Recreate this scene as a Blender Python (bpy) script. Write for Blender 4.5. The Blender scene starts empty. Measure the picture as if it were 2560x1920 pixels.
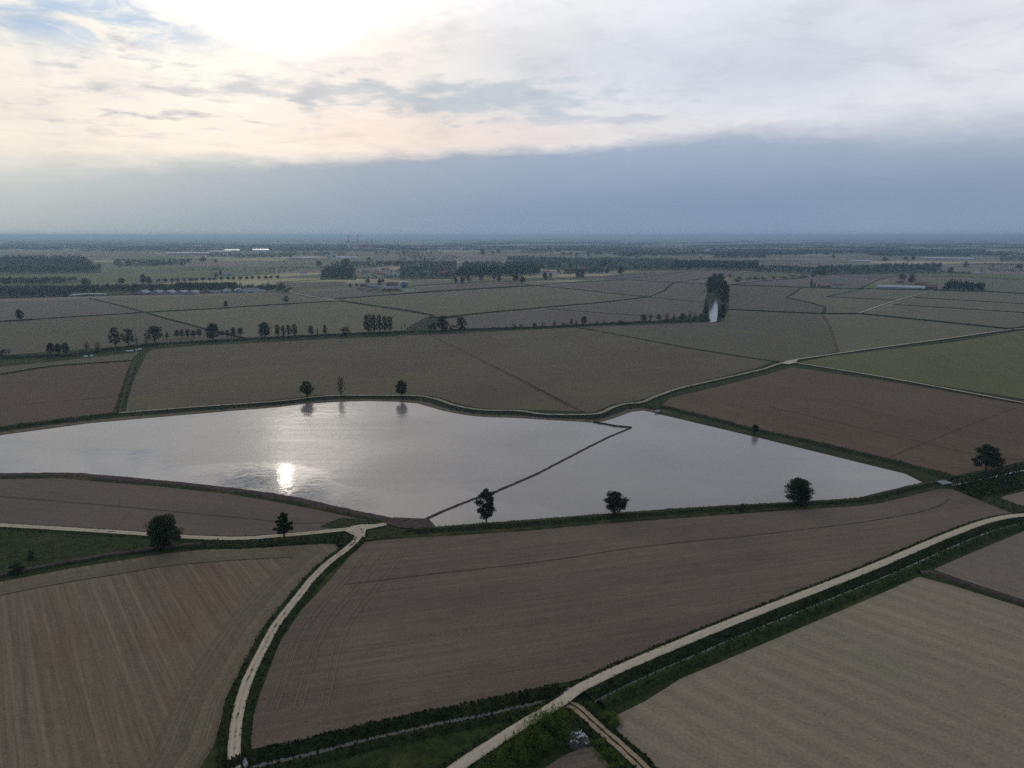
import bpy, bmesh, math, random
from mathutils import Vector, Matrix
from mathutils.geometry import tessellate_polygon

# ------------------------------------------------------------------ camera, sky, sun, exposure
SC = bpy.context.scene
COL = SC.collection
R = math.radians
CAM_H = 115.0
FPX = 1775.0                       # focal length of the 2560 px wide frame
HORIZON = 588.5
PITCH = math.atan((960 - HORIZON) / FPX)
SP, CP = math.sin(PITCH), math.cos(PITCH)
random.seed(7)

cam_d = bpy.data.cameras.new('camera')
cam = bpy.data.objects.new('camera', cam_d)
COL.objects.link(cam)
cam.location = (0, 0, CAM_H)
cam.rotation_euler = (R(90) - PITCH, 0, 0)
cam_d.sensor_width = 36
cam_d.lens = 36 * FPX / 2560
cam_d.clip_start = 1
cam_d.clip_end = 120000
SC.camera = cam

SUN_AZ, SUN_EL = -18.5, 18.3       # degrees from +Y (towards -X), above the horizon
SKY_GAIN = 1.0
sd = bpy.data.lights.new('sun', 'SUN')
sd.energy = 0.004
sd.angle = R(1.0)
sd.color = (1.0, 0.9, 0.76)
sun = bpy.data.objects.new('sun', sd)
COL.objects.link(sun)
sv = Vector((math.sin(R(SUN_AZ)) * math.cos(R(SUN_EL)), math.cos(R(SUN_AZ)) * math.cos(R(SUN_EL)), math.sin(R(SUN_EL))))
sun.rotation_euler = sv.to_track_quat('Z', 'Y').to_euler()
sun.location = (0, 0, 400)

SC.view_settings.view_transform = 'Standard'
SC.view_settings.look = 'None'
SC.view_settings.exposure = 0.0
SC.view_settings.gamma = 1.0
SC.render.engine = 'CYCLES'
SC.cycles.use_denoising = False
SC.cycles.use_adaptive_sampling = False
SC.cycles.sample_clamp_indirect = 2.0
SC.cycles.max_bounces = 4
SC.cycles.diffuse_bounces = 2
SC.cycles.glossy_bounces = 2
SC.cycles.volume_bounces = 0
SC.cycles.transparent_max_bounces = 8


def lin(r, g, b):
    def f(c):
        c /= 255.0
        return c / 12.92 if c <= 0.04045 else ((c + 0.055) / 1.055) ** 2.4
    return (f(r), f(g), f(b))


def direction(px, py):
    u, up = px - 1280.0, 960.0 - py
    return Vector((u, FPX * CP + up * SP, up * CP - FPX * SP)).normalized()


def azel(px, py):
    d = direction(px, py)
    return math.degrees(math.atan2(d.x, d.y)), math.degrees(math.asin(d.z))


def G(px, py, z=0.0):
    """survey point: where the sight line through a photograph pixel meets the plain"""
    d = direction(px, py)
    t = (CAM_H - z) / -d.z
    return Vector((d.x * t, d.y * t, z))


def ppm(py):
    """pixels per metre of something standing at image row py"""
    return CP * (py - HORIZON) / CAM_H


class Nodes:
    def __init__(s, tree):
        s.t = tree

    def n(s, kind, **kw):
        nd = s.t.nodes.new(kind)
        for k, v in kw.items():
            setattr(nd, k, v)
        return nd

    def put(s, sock, v):
        if isinstance(v, (int, float)):
            sock.default_value = v
        elif isinstance(v, (tuple, list)):
            sock.default_value = tuple(v) + ((1,) if len(v) == 3 and len(sock.default_value) == 4 else ())
        else:
            s.t.links.new(v, sock)

    def m(s, op, a, b=0.0, c=0.0, clamp=False):
        nd = s.n('ShaderNodeMath', operation=op, use_clamp=clamp)
        for i, v in enumerate((a, b, c)):
            s.put(nd.inputs[i], v)
        return nd.outputs[0]

    def step(s, v, lo, hi, a=0.0, b=1.0):
        nd = s.n('ShaderNodeMapRange', interpolation_type='SMOOTHSTEP')
        s.put(nd.inputs['Value'], v); s.put(nd.inputs['From Min'], lo); s.put(nd.inputs['From Max'], hi)
        s.put(nd.inputs['To Min'], a); s.put(nd.inputs['To Max'], b)
        return nd.outputs[0]

    def mix(s, f, a, b, mode='MIX'):
        nd = s.n('ShaderNodeMix', data_type='RGBA', blend_type=mode)
        s.put(nd.inputs[0], f); s.put(nd.inputs[6], a); s.put(nd.inputs[7], b)
        return nd.outputs[2]

    def noise(s, vec, scale, detail=3.0, rough=0.5, dist=0.0):
        nd = s.n('ShaderNodeTexNoise')
        s.put(nd.inputs['Vector'], vec)
        nd.inputs['Scale'].default_value = scale
        nd.inputs['Detail'].default_value = detail
        nd.inputs['Roughness'].default_value = rough
        nd.inputs['Distortion'].default_value = dist
        return nd.outputs[0]

    def ramp(s, fac, stops, interp='EASE'):
        nd = s.n('ShaderNodeValToRGB')
        cr = nd.color_ramp
        cr.interpolation = interp
        while len(cr.elements) < len(stops):
            cr.elements.new(0.5)
        for e, (p, c) in zip(cr.elements, sorted(stops, key=lambda q: q[0])):
            e.position = p
            e.color = (c, c, c, 1) if isinstance(c, (int, float)) else (*c, 1)
        s.put(nd.inputs[0], fac)
        return nd.outputs[0]

    def vec(s, x, y, z=0.0):
        nd = s.n('ShaderNodeCombineXYZ')
        s.put(nd.inputs[0], x); s.put(nd.inputs[1], y); s.put(nd.inputs[2], z)
        return nd.outputs[0]


def build_sky():
    w = bpy.data.worlds.new('World')
    SC.world = w
    w.use_nodes = True
    t = w.node_tree
    t.nodes.clear()
    N = Nodes(t)
    tc = N.n('ShaderNodeTexCoord')
    sep = N.n('ShaderNodeSeparateXYZ')
    t.links.new(tc.outputs['Generated'], sep.inputs[0])
    x, y, z = sep.outputs
    el = N.m('MULTIPLY', N.m('ARCSINE', z), 57.2958)
    az = N.m('MULTIPLY', N.m('ARCTAN2', x, y), 57.2958)
    zz = N.m('ADD', N.m('MAXIMUM', z, 0.0), 0.07)
    plane = N.vec(N.m('DIVIDE', x, zz), N.m('DIVIDE', y, zz), 0.0)        # a cloud layer seen in perspective
    flat = N.vec(N.m('MULTIPLY', az, 0.04), N.m('MULTIPLY', el, 0.13), 0.0)  # layered veils
    n_big = N.noise(plane, 0.9, 5, 0.55, 0.3)
    n_mid = N.noise(plane, 3.2, 6, 0.6, 0.3)
    n_puff = N.noise(plane, 6.5, 4, 0.5)
    n_veil = N.noise(flat, 1.6, 5, 0.55, 0.6)
    n_fine = N.noise(flat, 5.0, 6, 0.62, 0.8)

    def azf(a):                                                           # azimuth to 0..1 ramp position
        return (a + 60) / 120
    azn = N.m('DIVIDE', N.m('ADD', az, 60.0), 120.0, clamp=True)

    def blob(px, py, hx, hy):
        a0, e0 = azel(px, py)
        a1, _ = azel(px + hx, py)
        _, e1 = azel(px, py - hy)
        da = N.m('DIVIDE', N.m('SUBTRACT', az, a0), abs(a1 - a0))
        de = N.m('DIVIDE', N.m('SUBTRACT', el, e0), abs(e1 - e0))
        d2 = N.m('ADD', N.m('MULTIPLY', da, da), N.m('MULTIPLY', de, de))
        return N.m('EXPONENT', N.m('MULTIPLY', d2, -1.0))

    def azel_down(px, py):
        d = direction(px, py)
        return math.degrees(math.atan2(d.x, d.y)), -math.degrees(math.asin(d.z))

    def blob_at(a0, e0, ha, he):
        da = N.m('DIVIDE', N.m('SUBTRACT', az, a0), ha)
        de = N.m('DIVIDE', N.m('SUBTRACT', el, e0), he)
        d2 = N.m('ADD', N.m('MULTIPLY', da, da), N.m('MULTIPLY', de, de))
        return N.m('EXPONENT', N.m('MULTIPLY', d2, -1.0))

    # upper sky: thin bright overcast, warm towards the sun
    up = N.ramp(azn, [(azf(azel(0, 200)[0]), lin(246, 245, 238)), (azf(azel(500, 200)[0]), lin(255, 253, 245)),
                      (azf(azel(900, 200)[0]), lin(250, 247, 241)), (azf(azel(1300, 200)[0]), lin(229, 231, 234)),
                      (azf(azel(1800, 200)[0]), lin(225, 228, 233)), (azf(azel(2560, 200)[0]), lin(230, 231, 234))])
    # veils and wisps
    up = N.mix(N.m('MULTIPLY', N.step(n_veil, 0.42, 0.72), 0.30), up, lin(196, 203, 216))
    up = N.mix(N.m('MULTIPLY', N.step(n_fine, 0.46, 0.72), 0.34), up, lin(200, 205, 216))
    up = N.mix(N.m('MULTIPLY', N.step(N.noise(plane, 1.7, 7, 0.65, 0.8), 0.48, 0.7), 0.30), up, lin(206, 211, 220))
    # peach band above the grey deck
    peach = N.m('MULTIPLY', blob(1080, 345, 620, 80), 0.52, clamp=True)
    up = N.mix(peach, up, lin(240, 221, 210))
    cream = N.m('MULTIPLY', blob(250, 370, 560, 90), 0.5, clamp=True)
    up = N.mix(cream, up, lin(253, 245, 228))
    # broad pale veil on the right
    veil = N.m('MULTIPLY', blob(1830, 165, 430, 95), N.step(n_veil, 0.25, 0.6, 0.45, 0.9))
    up = N.mix(veil, up, lin(203, 212, 224))
    # blue-grey cloud bank in the middle
    def bank(b, lo, hi, c, k):
        nonlocal up
        q = N.m('ADD', b, N.m('MULTIPLY', N.m('SUBTRACT', n_mid, 0.5), 1.1))
        q = N.m('ADD', q, N.m('MULTIPLY', N.m('SUBTRACT', n_puff, 0.5), 1.3))
        q = N.m('ADD', q, N.m('MULTIPLY', N.m('SUBTRACT', n_fine, 0.5), 0.9))
        up = N.mix(N.m('MULTIPLY', N.step(q, lo, hi), k), up, c)
    bank(blob(800, 225, 300, 36), 0.36, 0.95, lin(198, 205, 214), 0.85)
    bank(blob(1200, 245, 440, 62), 0.34, 1.0, lin(190, 203, 214), 0.9)
    bank(blob(1420, 300, 330, 20), 0.36, 1.0, lin(194, 202, 214), 0.75)
    # small dark scraps on the left
    scrap_zone = N.m('ADD', blob(330, 150, 480, 130), N.m('MULTIPLY', blob(300, 290, 420, 50), 0.9))
    scraps = N.m('MULTIPLY', N.step(N.noise(plane, 3.4, 5, 0.6, 0.3), 0.50, 0.74), N.m('MULTIPLY', scrap_zone, 0.95), clamp=True)
    up = N.mix(scraps, up, lin(184, 191, 204))
    # glow of the veiled sun
    sx, sy, sz = sv
    dot = N.m('ADD', N.m('ADD', N.m('MULTIPLY', x, sx), N.m('MULTIPLY', y, sy)), N.m('MULTIPLY', z, sz), clamp=True)
    ang = N.m('MULTIPLY', N.m('ARCCOSINE', N.m('MINIMUM', dot, 0.99999)), 57.2958)

    def glow(sig, k):
        q = N.m('DIVIDE', ang, sig)
        return N.m('MULTIPLY', N.m('EXPONENT', N.m('MULTIPLY', N.m('MULTIPLY', q, q), -1.0)), k)
    g = N.m('ADD', glow(1.7, 1.1), N.m('ADD', glow(8.0, 0.17), glow(20.0, 0.04)))
    g = N.m('MULTIPLY', g, N.step(n_big, 0.3, 0.62, 1.0, 0.72))
    g = N.m('ADD', g, N.m('MULTIPLY', blob(720, 0, 130, 85), 2.3))
    up = N.mix(1.0, up, N.vec(g, N.m('MULTIPLY', g, 0.95), N.m('MULTIPLY', g, 0.85)), 'ADD')
    grain = N.m('ADD', N.m('MULTIPLY', N.step(N.noise(plane, 2.3, 7, 0.62, 0.5), 0.42, 0.70), 0.06), N.m('MULTIPLY', N.step(N.noise(flat, 3.1, 7, 0.66, 1.2), 0.45, 0.72), 0.075))
    grain = N.m('SUBTRACT', 1.0, grain)
    up = N.mix(1.0, up, N.vec(grain, grain, N.m('ADD', N.m('MULTIPLY', grain, 0.9), 0.1)), 'MULTIPLY')
    k_up = N.m('ADD', 1.0, N.m('MULTIPLY', N.m('MULTIPLY', N.step(el, 13.0, 18.0), N.step(el, 46.0, 24.0)), N.step(az, 14.0, -30.0, 0.10, 0.75)))
    up = N.mix(1.0, up, N.vec(N.m('MULTIPLY', k_up, N.step(az, -12.0, 12.0, 1.06, 1.035)), N.m('MULTIPLY', k_up, N.step(az, -12.0, 12.0, 1.0, 1.035)), N.m('MULTIPLY', k_up, N.step(az, -12.0, 12.0, 0.95, 1.045))), 'MULTIPLY')
    # dark breaks in the cloud just above the frame, seen only as reflections
    def over(px, py, hx, hy):
        return blob_at(*azel_down(px, py), hx, hy)
    for px, py, hx, hy, k in ((625, 1203, 2.6, 0.9, .95), (745, 1236, 3.2, .9, .85), (860, 1262, 3.6, 0.6, .5), (520, 1196, 2.5, .5, .45)):
        q = N.m('ADD', over(px, py, hx, hy), N.m('MULTIPLY', N.m('SUBTRACT', n_puff, 0.5), 0.9))
        up = N.mix(N.m('MULTIPLY', N.step(q, 0.30, 0.75), k), up, lin(118, 142, 160))
    for px, py, hx, hy, c, k in ((1720, 1165, 13.0, 1.7, lin(196, 204, 220), .75), (1380, 1190, 8.0, 1.2, lin(205, 211, 222), .5), (1560, 1285, 9.0, 1.1, (1.25, 1.27, 1.32), .7), (2150, 1215, 6.0, 1.0, (1.15, 1.17, 1.22), .6), (1150, 1060, 9.0, 1.2, (1.15, 1.14, 1.12), .0)):
        q = N.m('ADD', over(px, py, hx, hy), N.m('MULTIPLY', N.m('SUBTRACT', n_veil, 0.5), 0.7))
        up = N.mix(N.m('MULTIPLY', N.m('MULTIPLY', N.step(q, 0.25, 0.85), k), N.step(el, 13.0, 15.5)), up, c)
    # higher up and behind the camera: plain grey stratus
    back = N.step(y, -0.2, 0.6)
    high = N.mix(N.step(n_big, 0.35, 0.65), lin(168, 178, 194), lin(140, 152, 174))
    high = N.mix(back, lin(112, 132, 166), high)
    up = N.mix(N.step(el, 24.0, 50.0), up, high)
    up = N.mix(back, N.mix(N.step(n_veil, 0.35, 0.65), lin(138, 154, 180), lin(108, 130, 166)), up)
    # the grey-blue haze deck along the horizon
    pts = [(0, 388), (300, 390), (640, 392), (900, 390), (1050, 383), (1280, 372), (1500, 364), (1700, 338), (1900, 322), (2200, 300), (2560, 270)]
    bnd = N.ramp(azn, [(azf(azel(*p)[0]), azel(*p)[1] / 20.0) for p in pts], 'LINEAR')
    bnd = N.m('MULTIPLY', bnd, 20.0)
    wob = N.m('ADD', N.m('MULTIPLY', N.m('SUBTRACT', n_fine, 0.5), 1.1), N.m('MULTIPLY', N.m('SUBTRACT', n_mid, 0.5), 0.9))
    d = N.m('SUBTRACT', N.m('ADD', bnd, wob), el)
    soft = N.ramp(azn, [(azf(azel(0, 400)[0]), 0.20), (azf(azel(700, 400)[0]), 0.10), (azf(azel(1100, 400)[0]), 0.075), (azf(azel(1500, 370)[0]), 0.07),
                        (azf(azel(1850, 340)[0]), 0.10), (azf(azel(2200, 340)[0]), 0.20), (azf(azel(2560, 340)[0]), 0.25)], 'LINEAR')
    soft = N.m('MULTIPLY', soft, 10.0)
    deck = N.step(N.m('DIVIDE', d, soft), -0.6, 1.0)
    deck = N.m('MULTIPLY', deck, back)
    dcol_top = N.ramp(azn, [(azf(azel(0, 500)[0]), lin(212, 215, 210)), (azf(azel(500, 500)[0]), lin(192, 199, 200)),
                            (azf(azel(900, 500)[0]), lin(172, 182, 193)), (azf(azel(1400, 500)[0]), lin(162, 177, 197)),
                            (azf(azel(2000, 500)[0]), lin(170, 183, 202)), (azf(azel(2560, 500)[0]), lin(179, 189, 204))], 'LINEAR')
    dcol_low = N.ramp(azn, [(azf(azel(0, 500)[0]), lin(178, 187, 188)), (azf(azel(500, 500)[0]), lin(160, 172, 180)),
                            (azf(azel(900, 500)[0]), lin(146, 161, 179)), (azf(azel(1400, 500)[0]), lin(135, 154, 180)),
                            (azf(azel(2000, 500)[0]), lin(134, 152, 179)), (azf(azel(2560, 500)[0]), lin(136, 153, 178))], 'LINEAR')
    dcol = N.mix(N.step(d, -0.4, 5.5), dcol_top, dcol_low)
    dcol = N.mix(N.m('MULTIPLY', N.step(n_veil, 0.45, 0.75), 0.10), dcol, lin(178, 186, 200))
    colr = N.mix(deck, up, dcol)
    # clear gap with real blue sky, top left
    sky = N.n('ShaderNodeTexSky', sky_type='NISHITA', sun_disc=False)
    sky.sun_elevation = R(SUN_EL)
    sky.sun_rotation = R(SUN_AZ)
    sky.altitude = 200
    sky.air_density = 1.0
    sky.dust_density = 0.0
    sky.ozone_density = 2.0
    gap = N.m('MULTIPLY', N.m('ADD', blob(180, 40, 330, 70), N.m('MULTIPLY', blob(-150, -120, 560, 150), 1.0), clamp=True),
              N.step(n_fine, 0.36, 0.62))
    gap = N.m('MULTIPLY', gap, 0.62)
    bg_c = N.n('ShaderNodeBackground'); N.put(bg_c.inputs[0], colr); bg_c.inputs[1].default_value = SKY_GAIN
    bg_s = N.n('ShaderNodeBackground'); N.put(bg_s.inputs[0], sky.outputs[0]); bg_s.inputs[1].default_value = 0.10
    ms = N.n('ShaderNodeMixShader')
    N.put(ms.inputs[0], gap)
    t.links.new(bg_c.outputs[0], ms.inputs[1]); t.links.new(bg_s.outputs[0], ms.inputs[2])
    out = N.n('ShaderNodeOutputWorld')
    t.links.new(ms.outputs[0], out.inputs[0])


build_sky()

# ------------------------------------------------------------------ materials
LIT = 0.565                          # mean light on open ground: photograph colour / LIT = base colour


def alb(r, g, b, k=1.0):
    return tuple(min(0.9, c * k * w / LIT) for c, w in zip(lin(r, g, b), (1.18, 1.03, 0.80)))


def new_mat(name):
    m = bpy.data.materials.new(name)
    m.use_nodes = True
    N = Nodes(m.node_tree)
    b = m.node_tree.nodes['Principled BSDF']
    b.inputs['Roughness'].default_value = 0.9
    b.inputs['Specular IOR Level'].default_value = 0.2
    tc = N.n('ShaderNodeTexCoord')
    return m, N, b, tc.outputs['Object']


def plain_mat(name, c, rough=0.8, spec=0.3, var=0.25, scale=0.6, metal=0.0):
    m, N, b, co = new_mat(name)
    n = N.noise(co, scale, 4, 0.6)
    dark = tuple(v * (1 - var) for v in c)
    lite = tuple(min(0.95, v * (1 + var)) for v in c)
    N.put(b.inputs['Base Color'], N.mix(N.step(n, 0.3, 0.7), dark, lite))
    b.inputs['Roughness'].default_value = rough
    b.inputs['Specular IOR Level'].default_value = spec
    b.inputs['Metallic'].default_value = metal
    return m


def field_mat(name, c1, c2, ang, rows=0.10, c3=None, band=None, patch=1.0, tint=(1, 1, 1)):
    """tilled or sprouting field: soft patches of two colours and streaks along the sowing direction"""
    m, N, b, co = new_mat(name)
    c1, c2, c3 = (None if c is None else tuple(v * t for v, t in zip(c, tint)) for c in (c1, c2, c3))
    mp = N.n('ShaderNodeMapping')
    mp.inputs['Rotation'].default_value = (0, 0, -ang)
    N.put(mp.inputs['Vector'], co)
    al = mp.outputs[0]
    st = N.n('ShaderNodeMapping')
    st.inputs['Scale'].default_value = (0.012, 0.55, 1)
    N.put(st.inputs['Vector'], al)
    fine = N.n('ShaderNodeMapping')
    fine.inputs['Scale'].default_value = (0.05, 1.7, 1)
    N.put(fine.inputs['Vector'], al)
    broad = N.n('ShaderNodeMapping')
    broad.inputs['Scale'].default_value = (0.004, 0.07, 1)
    N.put(broad.inputs['Vector'], al)
    n0 = N.noise(co, 0.011, 4, 0.55, 0.4)
    n1 = N.noise(st.outputs[0], 1.0, 4, 0.6)
    n2 = N.noise(fine.outputs[0], 1.0, 3, 0.6)
    n3 = N.noise(broad.outputs[0], 1.0, 3, 0.55)
    nf = N.noise(co, 1.3, 4, 0.7)
    f = N.m('ADD', N.m('MULTIPLY', N.m('SUBTRACT', n0, 0.5), 2.2 * patch), N.m('MULTIPLY', N.m('SUBTRACT', n3, 0.5), 1.4))
    col = N.mix(N.m('ADD', f, 0.5, clamp=True), c1, c2)
    if c3 is not None:
        col = N.mix(N.m('MULTIPLY', N.step(N.noise(co, 0.017, 3, 0.6, 0.5), 0.56, 0.74), 0.8), col, c3)
    k = N.m('ADD', N.m('MULTIPLY', N.m('SUBTRACT', n1, 0.5), rows * 5.0), N.m('MULTIPLY', N.m('SUBTRACT', n2, 0.5), rows * 4.0))
    k = N.m('ADD', k, N.m('MULTIPLY', N.m('SUBTRACT', nf, 0.5), 1.3))
    k = N.m('ADD', k, N.m('MULTIPLY', N.m('SUBTRACT', N.noise(co, 0.22, 5, 0.75), 0.5), 0.55))
    if band:
        period, amt, sharp = band
        se = N.n('ShaderNodeSeparateXYZ')
        N.put(se.inputs[0], al)
        wob = N.m('ADD', se.outputs[1], N.m('MULTIPLY', N.noise(co, 0.03, 2), 1.5))
        s = N.m('SINE', N.m('MULTIPLY', wob, 6.28318 / period))
        s = N.step(s, sharp, 1.0)
        s = N.m('MULTIPLY', s, N.step(N.noise(st.outputs[0], 0.6, 2), 0.3, 0.6, 0.35, 1.0))
        k = N.m('ADD', k, N.m('MULTIPLY', s, amt))
    k = N.m('ADD', k, 1.0)
    N.put(b.inputs['Base Color'], N.mix(1.0, col, N.vec(k, k, k), 'MULTIPLY'))
    bp = N.n('ShaderNodeBump')
    bp.inputs['Strength'].default_value = 0.35
    bp.inputs['Distance'].default_value = 0.25
    N.put(bp.inputs['Height'], N.m('ADD', n2, N.m('MULTIPLY', nf, 0.7)))
    N.put(b.inputs['Normal'], bp.outputs[0])
    return m


def grass_mat(name, dark, mid, straw, straw_at=0.62, scale=1.0):
    m, N, b, co = new_mat(name)
    n1 = N.noise(co, 0.35 * scale, 5, 0.65)
    n2 = N.noise(co, 0.06 * scale, 3, 0.6)
    n3 = N.noise(co, 2.2 * scale, 3, 0.7)
    c = N.mix(N.step(n1, 0.3, 0.7), dark, mid)
    c = N.mix(N.m('MULTIPLY', N.step(n2, straw_at, straw_at + 0.16), 0.75), c, straw)
    k = N.step(n3, 0.25, 0.75, 0.6, 1.35)
    N.put(b.inputs['Base Color'], N.mix(1.0, c, N.vec(k, k, k), 'MULTIPLY'))
    b.inputs['Specular IOR Level'].default_value = 0.1
    return m


def leaf_mat(name, c, c2, trans=0.0):
    m, N, b, co = new_mat(name)
    oi = N.n('ShaderNodeObjectInfo')
    n = N.noise(co, 0.9, 3, 0.6)
    f = N.m('ADD', N.m('MULTIPLY', N.m('SUBTRACT', n, 0.5), 2.2), oi.outputs['Random'], clamp=True)
    colr = N.mix(f, c, c2)
    N.put(b.inputs['Base Color'], colr)
    if trans:
        tl = N.n('ShaderNodeBsdfTranslucent')
        N.put(tl.inputs[0], N.mix(1.0, colr, (1.3, 1.35, 0.7), 'MULTIPLY'))
        mx = N.n('ShaderNodeMixShader')
        mx.inputs[0].default_value = trans
        m.node_tree.links.new(b.outputs[0], mx.inputs[1]); m.node_tree.links.new(tl.outputs[0], mx.inputs[2])
        m.node_tree.links.new(mx.outputs[0], m.node_tree.nodes['Material Output'].inputs[0])
    b.inputs['Roughness'].default_value = 0.75
    b.inputs['Specular IOR Level'].default_value = 0.15
    return m


def link(name, me, mats, parent=None):
    o = bpy.data.objects.new(name, me)
    for q in (mats if isinstance(mats, (list, tuple)) else [mats]):
        me.materials.append(q)
    COL.objects.link(o)
    if parent:
        o.parent = parent
    return o


def tag(o, label=None, cat=None, group=None, kind=None):
    if label: o['label'] = label
    if cat: o['category'] = cat
    if group: o['group'] = group
    if kind: o['kind'] = kind
    return o


def mesh(name, vs, fs, mi=None, smooth=False):
    me = bpy.data.meshes.new(name)
    me.from_pydata([tuple(v) for v in vs], [], fs)
    if mi: me.polygons.foreach_set('material_index', mi)
    if smooth: me.polygons.foreach_set('use_smooth', [True] * len(me.polygons))
    me.update()
    return me


# ------------------------------------------------------------------ curves on the plain
def smooth_line(pts, step=4.0, rounded=True):
    """Catmull-Rom through the points, resampled to an even step"""
    pts = [Vector((p[0], p[1], 0)) for p in pts]
    fine = []
    if rounded and len(pts) > 2:
        ext = [pts[0] * 2 - pts[1]] + pts + [pts[-1] * 2 - pts[-2]]
        for i in range(1, len(ext) - 2):
            p0, p1, p2, p3 = ext[i - 1:i + 3]
            # centripetal-ish: limit tangents by the shorter neighbour
            l1 = (p2 - p1).length
            t1 = (p2 - p0).normalized() * min(l1, (p1 - p0).length * 1.5)
            t2 = (p3 - p1).normalized() * min(l1, (p3 - p2).length * 1.5)
            n = max(4, int(l1 / step * 2))
            for k in range(n):
                u = k / n
                h1, h2 = 2 * u**3 - 3 * u**2 + 1, u**3 - 2 * u**2 + u
                h3, h4 = -2 * u**3 + 3 * u**2, u**3 - u**2
                fine.append(p1 * h1 + t1 * h2 + p2 * h3 + t2 * h4)
        fine.append(pts[-1])
    else:
        fine = pts
    L = [0.0]
    for a, b in zip(fine, fine[1:]):
        L.append(L[-1] + (b - a).length)
    n = max(2, int(L[-1] / step) + 1)
    return sample(fine, L, n)


def sample(fine, L, n):
    out, j = [], 0
    for k in range(n):
        s = L[-1] * k / (n - 1)
        while j < len(L) - 2 and L[j + 1] < s:
            j += 1
        d = L[j + 1] - L[j]
        out.append(fine[j].lerp(fine[j + 1], 0 if d == 0 else (s - L[j]) / d))
    return out


def resample(pts, n):
    L = [0.0]
    for a, b in zip(pts, pts[1:]):
        L.append(L[-1] + (b - a).length)
    return sample(pts, L, n)


def px_line(px, step=4.0, rounded=True):
    return smooth_line([G(*p) for p in px], step, rounded)


def normals(line):
    out = []
    for i in range(len(line)):
        a, b = line[max(0, i - 1)], line[min(len(line) - 1, i + 1)]
        t = (b - a).normalized()
        out.append(Vector((t.y, -t.x, 0)))          # to the right of travel
    return out


TUFTS = []                          # (point, height) of grass clumps, gathered while the banks are built


def ribbon(name, line, profile, mats, mi=None, jit=0.0, kind='structure', tuft=0.0, tuft_h=0.7, tuft_z=0.0, label=None, cat=None, parent=None):
    """sweep a profile of (offset, height) along a line; mi gives the material of each strip"""
    rnd = random.Random(hash(name) % 1000 + len(line))
    nr = normals(line)
    vs, fs, ms = [], [], []
    m = len(profile)
    for i, (p, n) in enumerate(zip(line, nr)):
        for j, (o, z) in enumerate(profile):
            e = jit * (0.6 if j in (0, m - 1) else 1.0)
            oo = o + rnd.uniform(-e, e)
            zz = z + (rnd.uniform(-e, e) * 0.45 if 0 < j < m - 1 else 0)
            vs.append((p.x + n.x * oo, p.y + n.y * oo, zz))
    for i in range(len(line) - 1):
        for j in range(m - 1):
            a = i * m + j
            fs.append((a, a + 1, a + m + 1, a + m))
            ms.append(mi[j] if mi else 0)
            if tuft and (not mi or mi[j] == 0):
                A, B, C, D = (Vector(vs[q]) for q in (a, a + 1, a + m + 1, a + m))
                area = ((B - A).cross(D - A)).length
                cnt = area * tuft
                cnt = int(cnt) + (1 if rnd.random() < cnt % 1 else 0)
                for _ in range(cnt):
                    u, v = rnd.random(), rnd.random()
                    q = A.lerp(B, u).lerp(D.lerp(C, u), v)
                    TUFTS.append((q, tuft_h * rnd.uniform(0.5, 1.3)))
    o = link(name, mesh(name, vs, fs, ms, smooth=True), mats, parent)
    return tag(o, label, cat, kind=kind)


def band(name, A, B, profile, mats, mi=None, jit=0.15, tuft=0.0, tuft_h=0.7, kind='structure', step=3.0, edge=0.0):
    """fill the ground between two surveyed lines; profile is (fraction across, height)"""
    rnd = random.Random(len(A) * 31 + len(name))
    A, B = px_line(A, step), px_line(B, step)
    n = max(len(A), len(B))
    A, B = resample(A, n), resample(B, n)
    m = len(profile)
    vs, fs, ms = [], [], []
    for a, b in zip(A, B):
        w = (b - a).length
        for j, (t, z) in enumerate(profile):
            e = jit if 0 < j < m - 1 else edge
            q = a.lerp(b, t)
            vs.append((q.x + rnd.uniform(-e, e), q.y + rnd.uniform(-e, e) * 1.4, z + (rnd.uniform(-e, e) * 0.5 if 0 < j < m - 1 else 0)))
    for i in range(n - 1):
        for j in range(m - 1):
            a = i * m + j
            fs.append((a, a + 1, a + m + 1, a + m))
            k = mi[j] if mi else 0
            ms.append(k)
            if tuft and k == 0:
                P, Q, S, T = (Vector(vs[q]) for q in (a, a + 1, a + m + 1, a + m))
                cnt = ((Q - P).cross(T - P)).length * tuft
                cnt = int(cnt) + (1 if rnd.random() < cnt % 1 else 0)
                for _ in range(cnt):
                    u, v = rnd.random(), rnd.random()
                    TUFTS.append((P.lerp(Q, u).lerp(T.lerp(S, u), v), tuft_h * rnd.uniform(0.5, 1.3)))
    o = link(name, mesh(name, vs, fs, ms, smooth=True), mats)
    return tag(o, kind=kind)


LAYER = [0]


def sheet(name, px, mat, z=None, kind='structure', tuft=0.0, tuft_h=0.6):
    """a flat polygon on the plain, each a little above the one before"""
    if z is None:
        LAYER[0] += 1
        z = 0.03 + 0.006 * LAYER[0]
    pts = [G(*p) for p in px]
    tri = tessellate_polygon([[Vector((p.x, p.y, 0)) for p in pts]])
    vs = [(p.x, p.y, z) for p in pts]
    me = mesh(name, vs, [tuple(q) for q in tri])
    if me.polygons and me.polygons[0].normal.z < 0:
        me.flip_normals()
    o = link(name, me, mat)
    if tuft:
        rnd = random.Random(len(px))
        for q in tri:
            a, b, c = (Vector(vs[k]) for k in q)
            for _ in range(int(((b - a).cross(c - a)).length / 2 * tuft)):
                u, v = rnd.random(), rnd.random()
                if u + v > 1: u, v = 1 - u, 1 - v
                TUFTS.append((a + (b - a) * u + (c - a) * v, tuft_h * rnd.uniform(0.4, 1.3)))
    return tag(o, kind=kind)


def ground_angle(p, q):
    a, b = G(*p), G(*q)
    return math.atan2(b.y - a.y, b.x - a.x)


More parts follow.
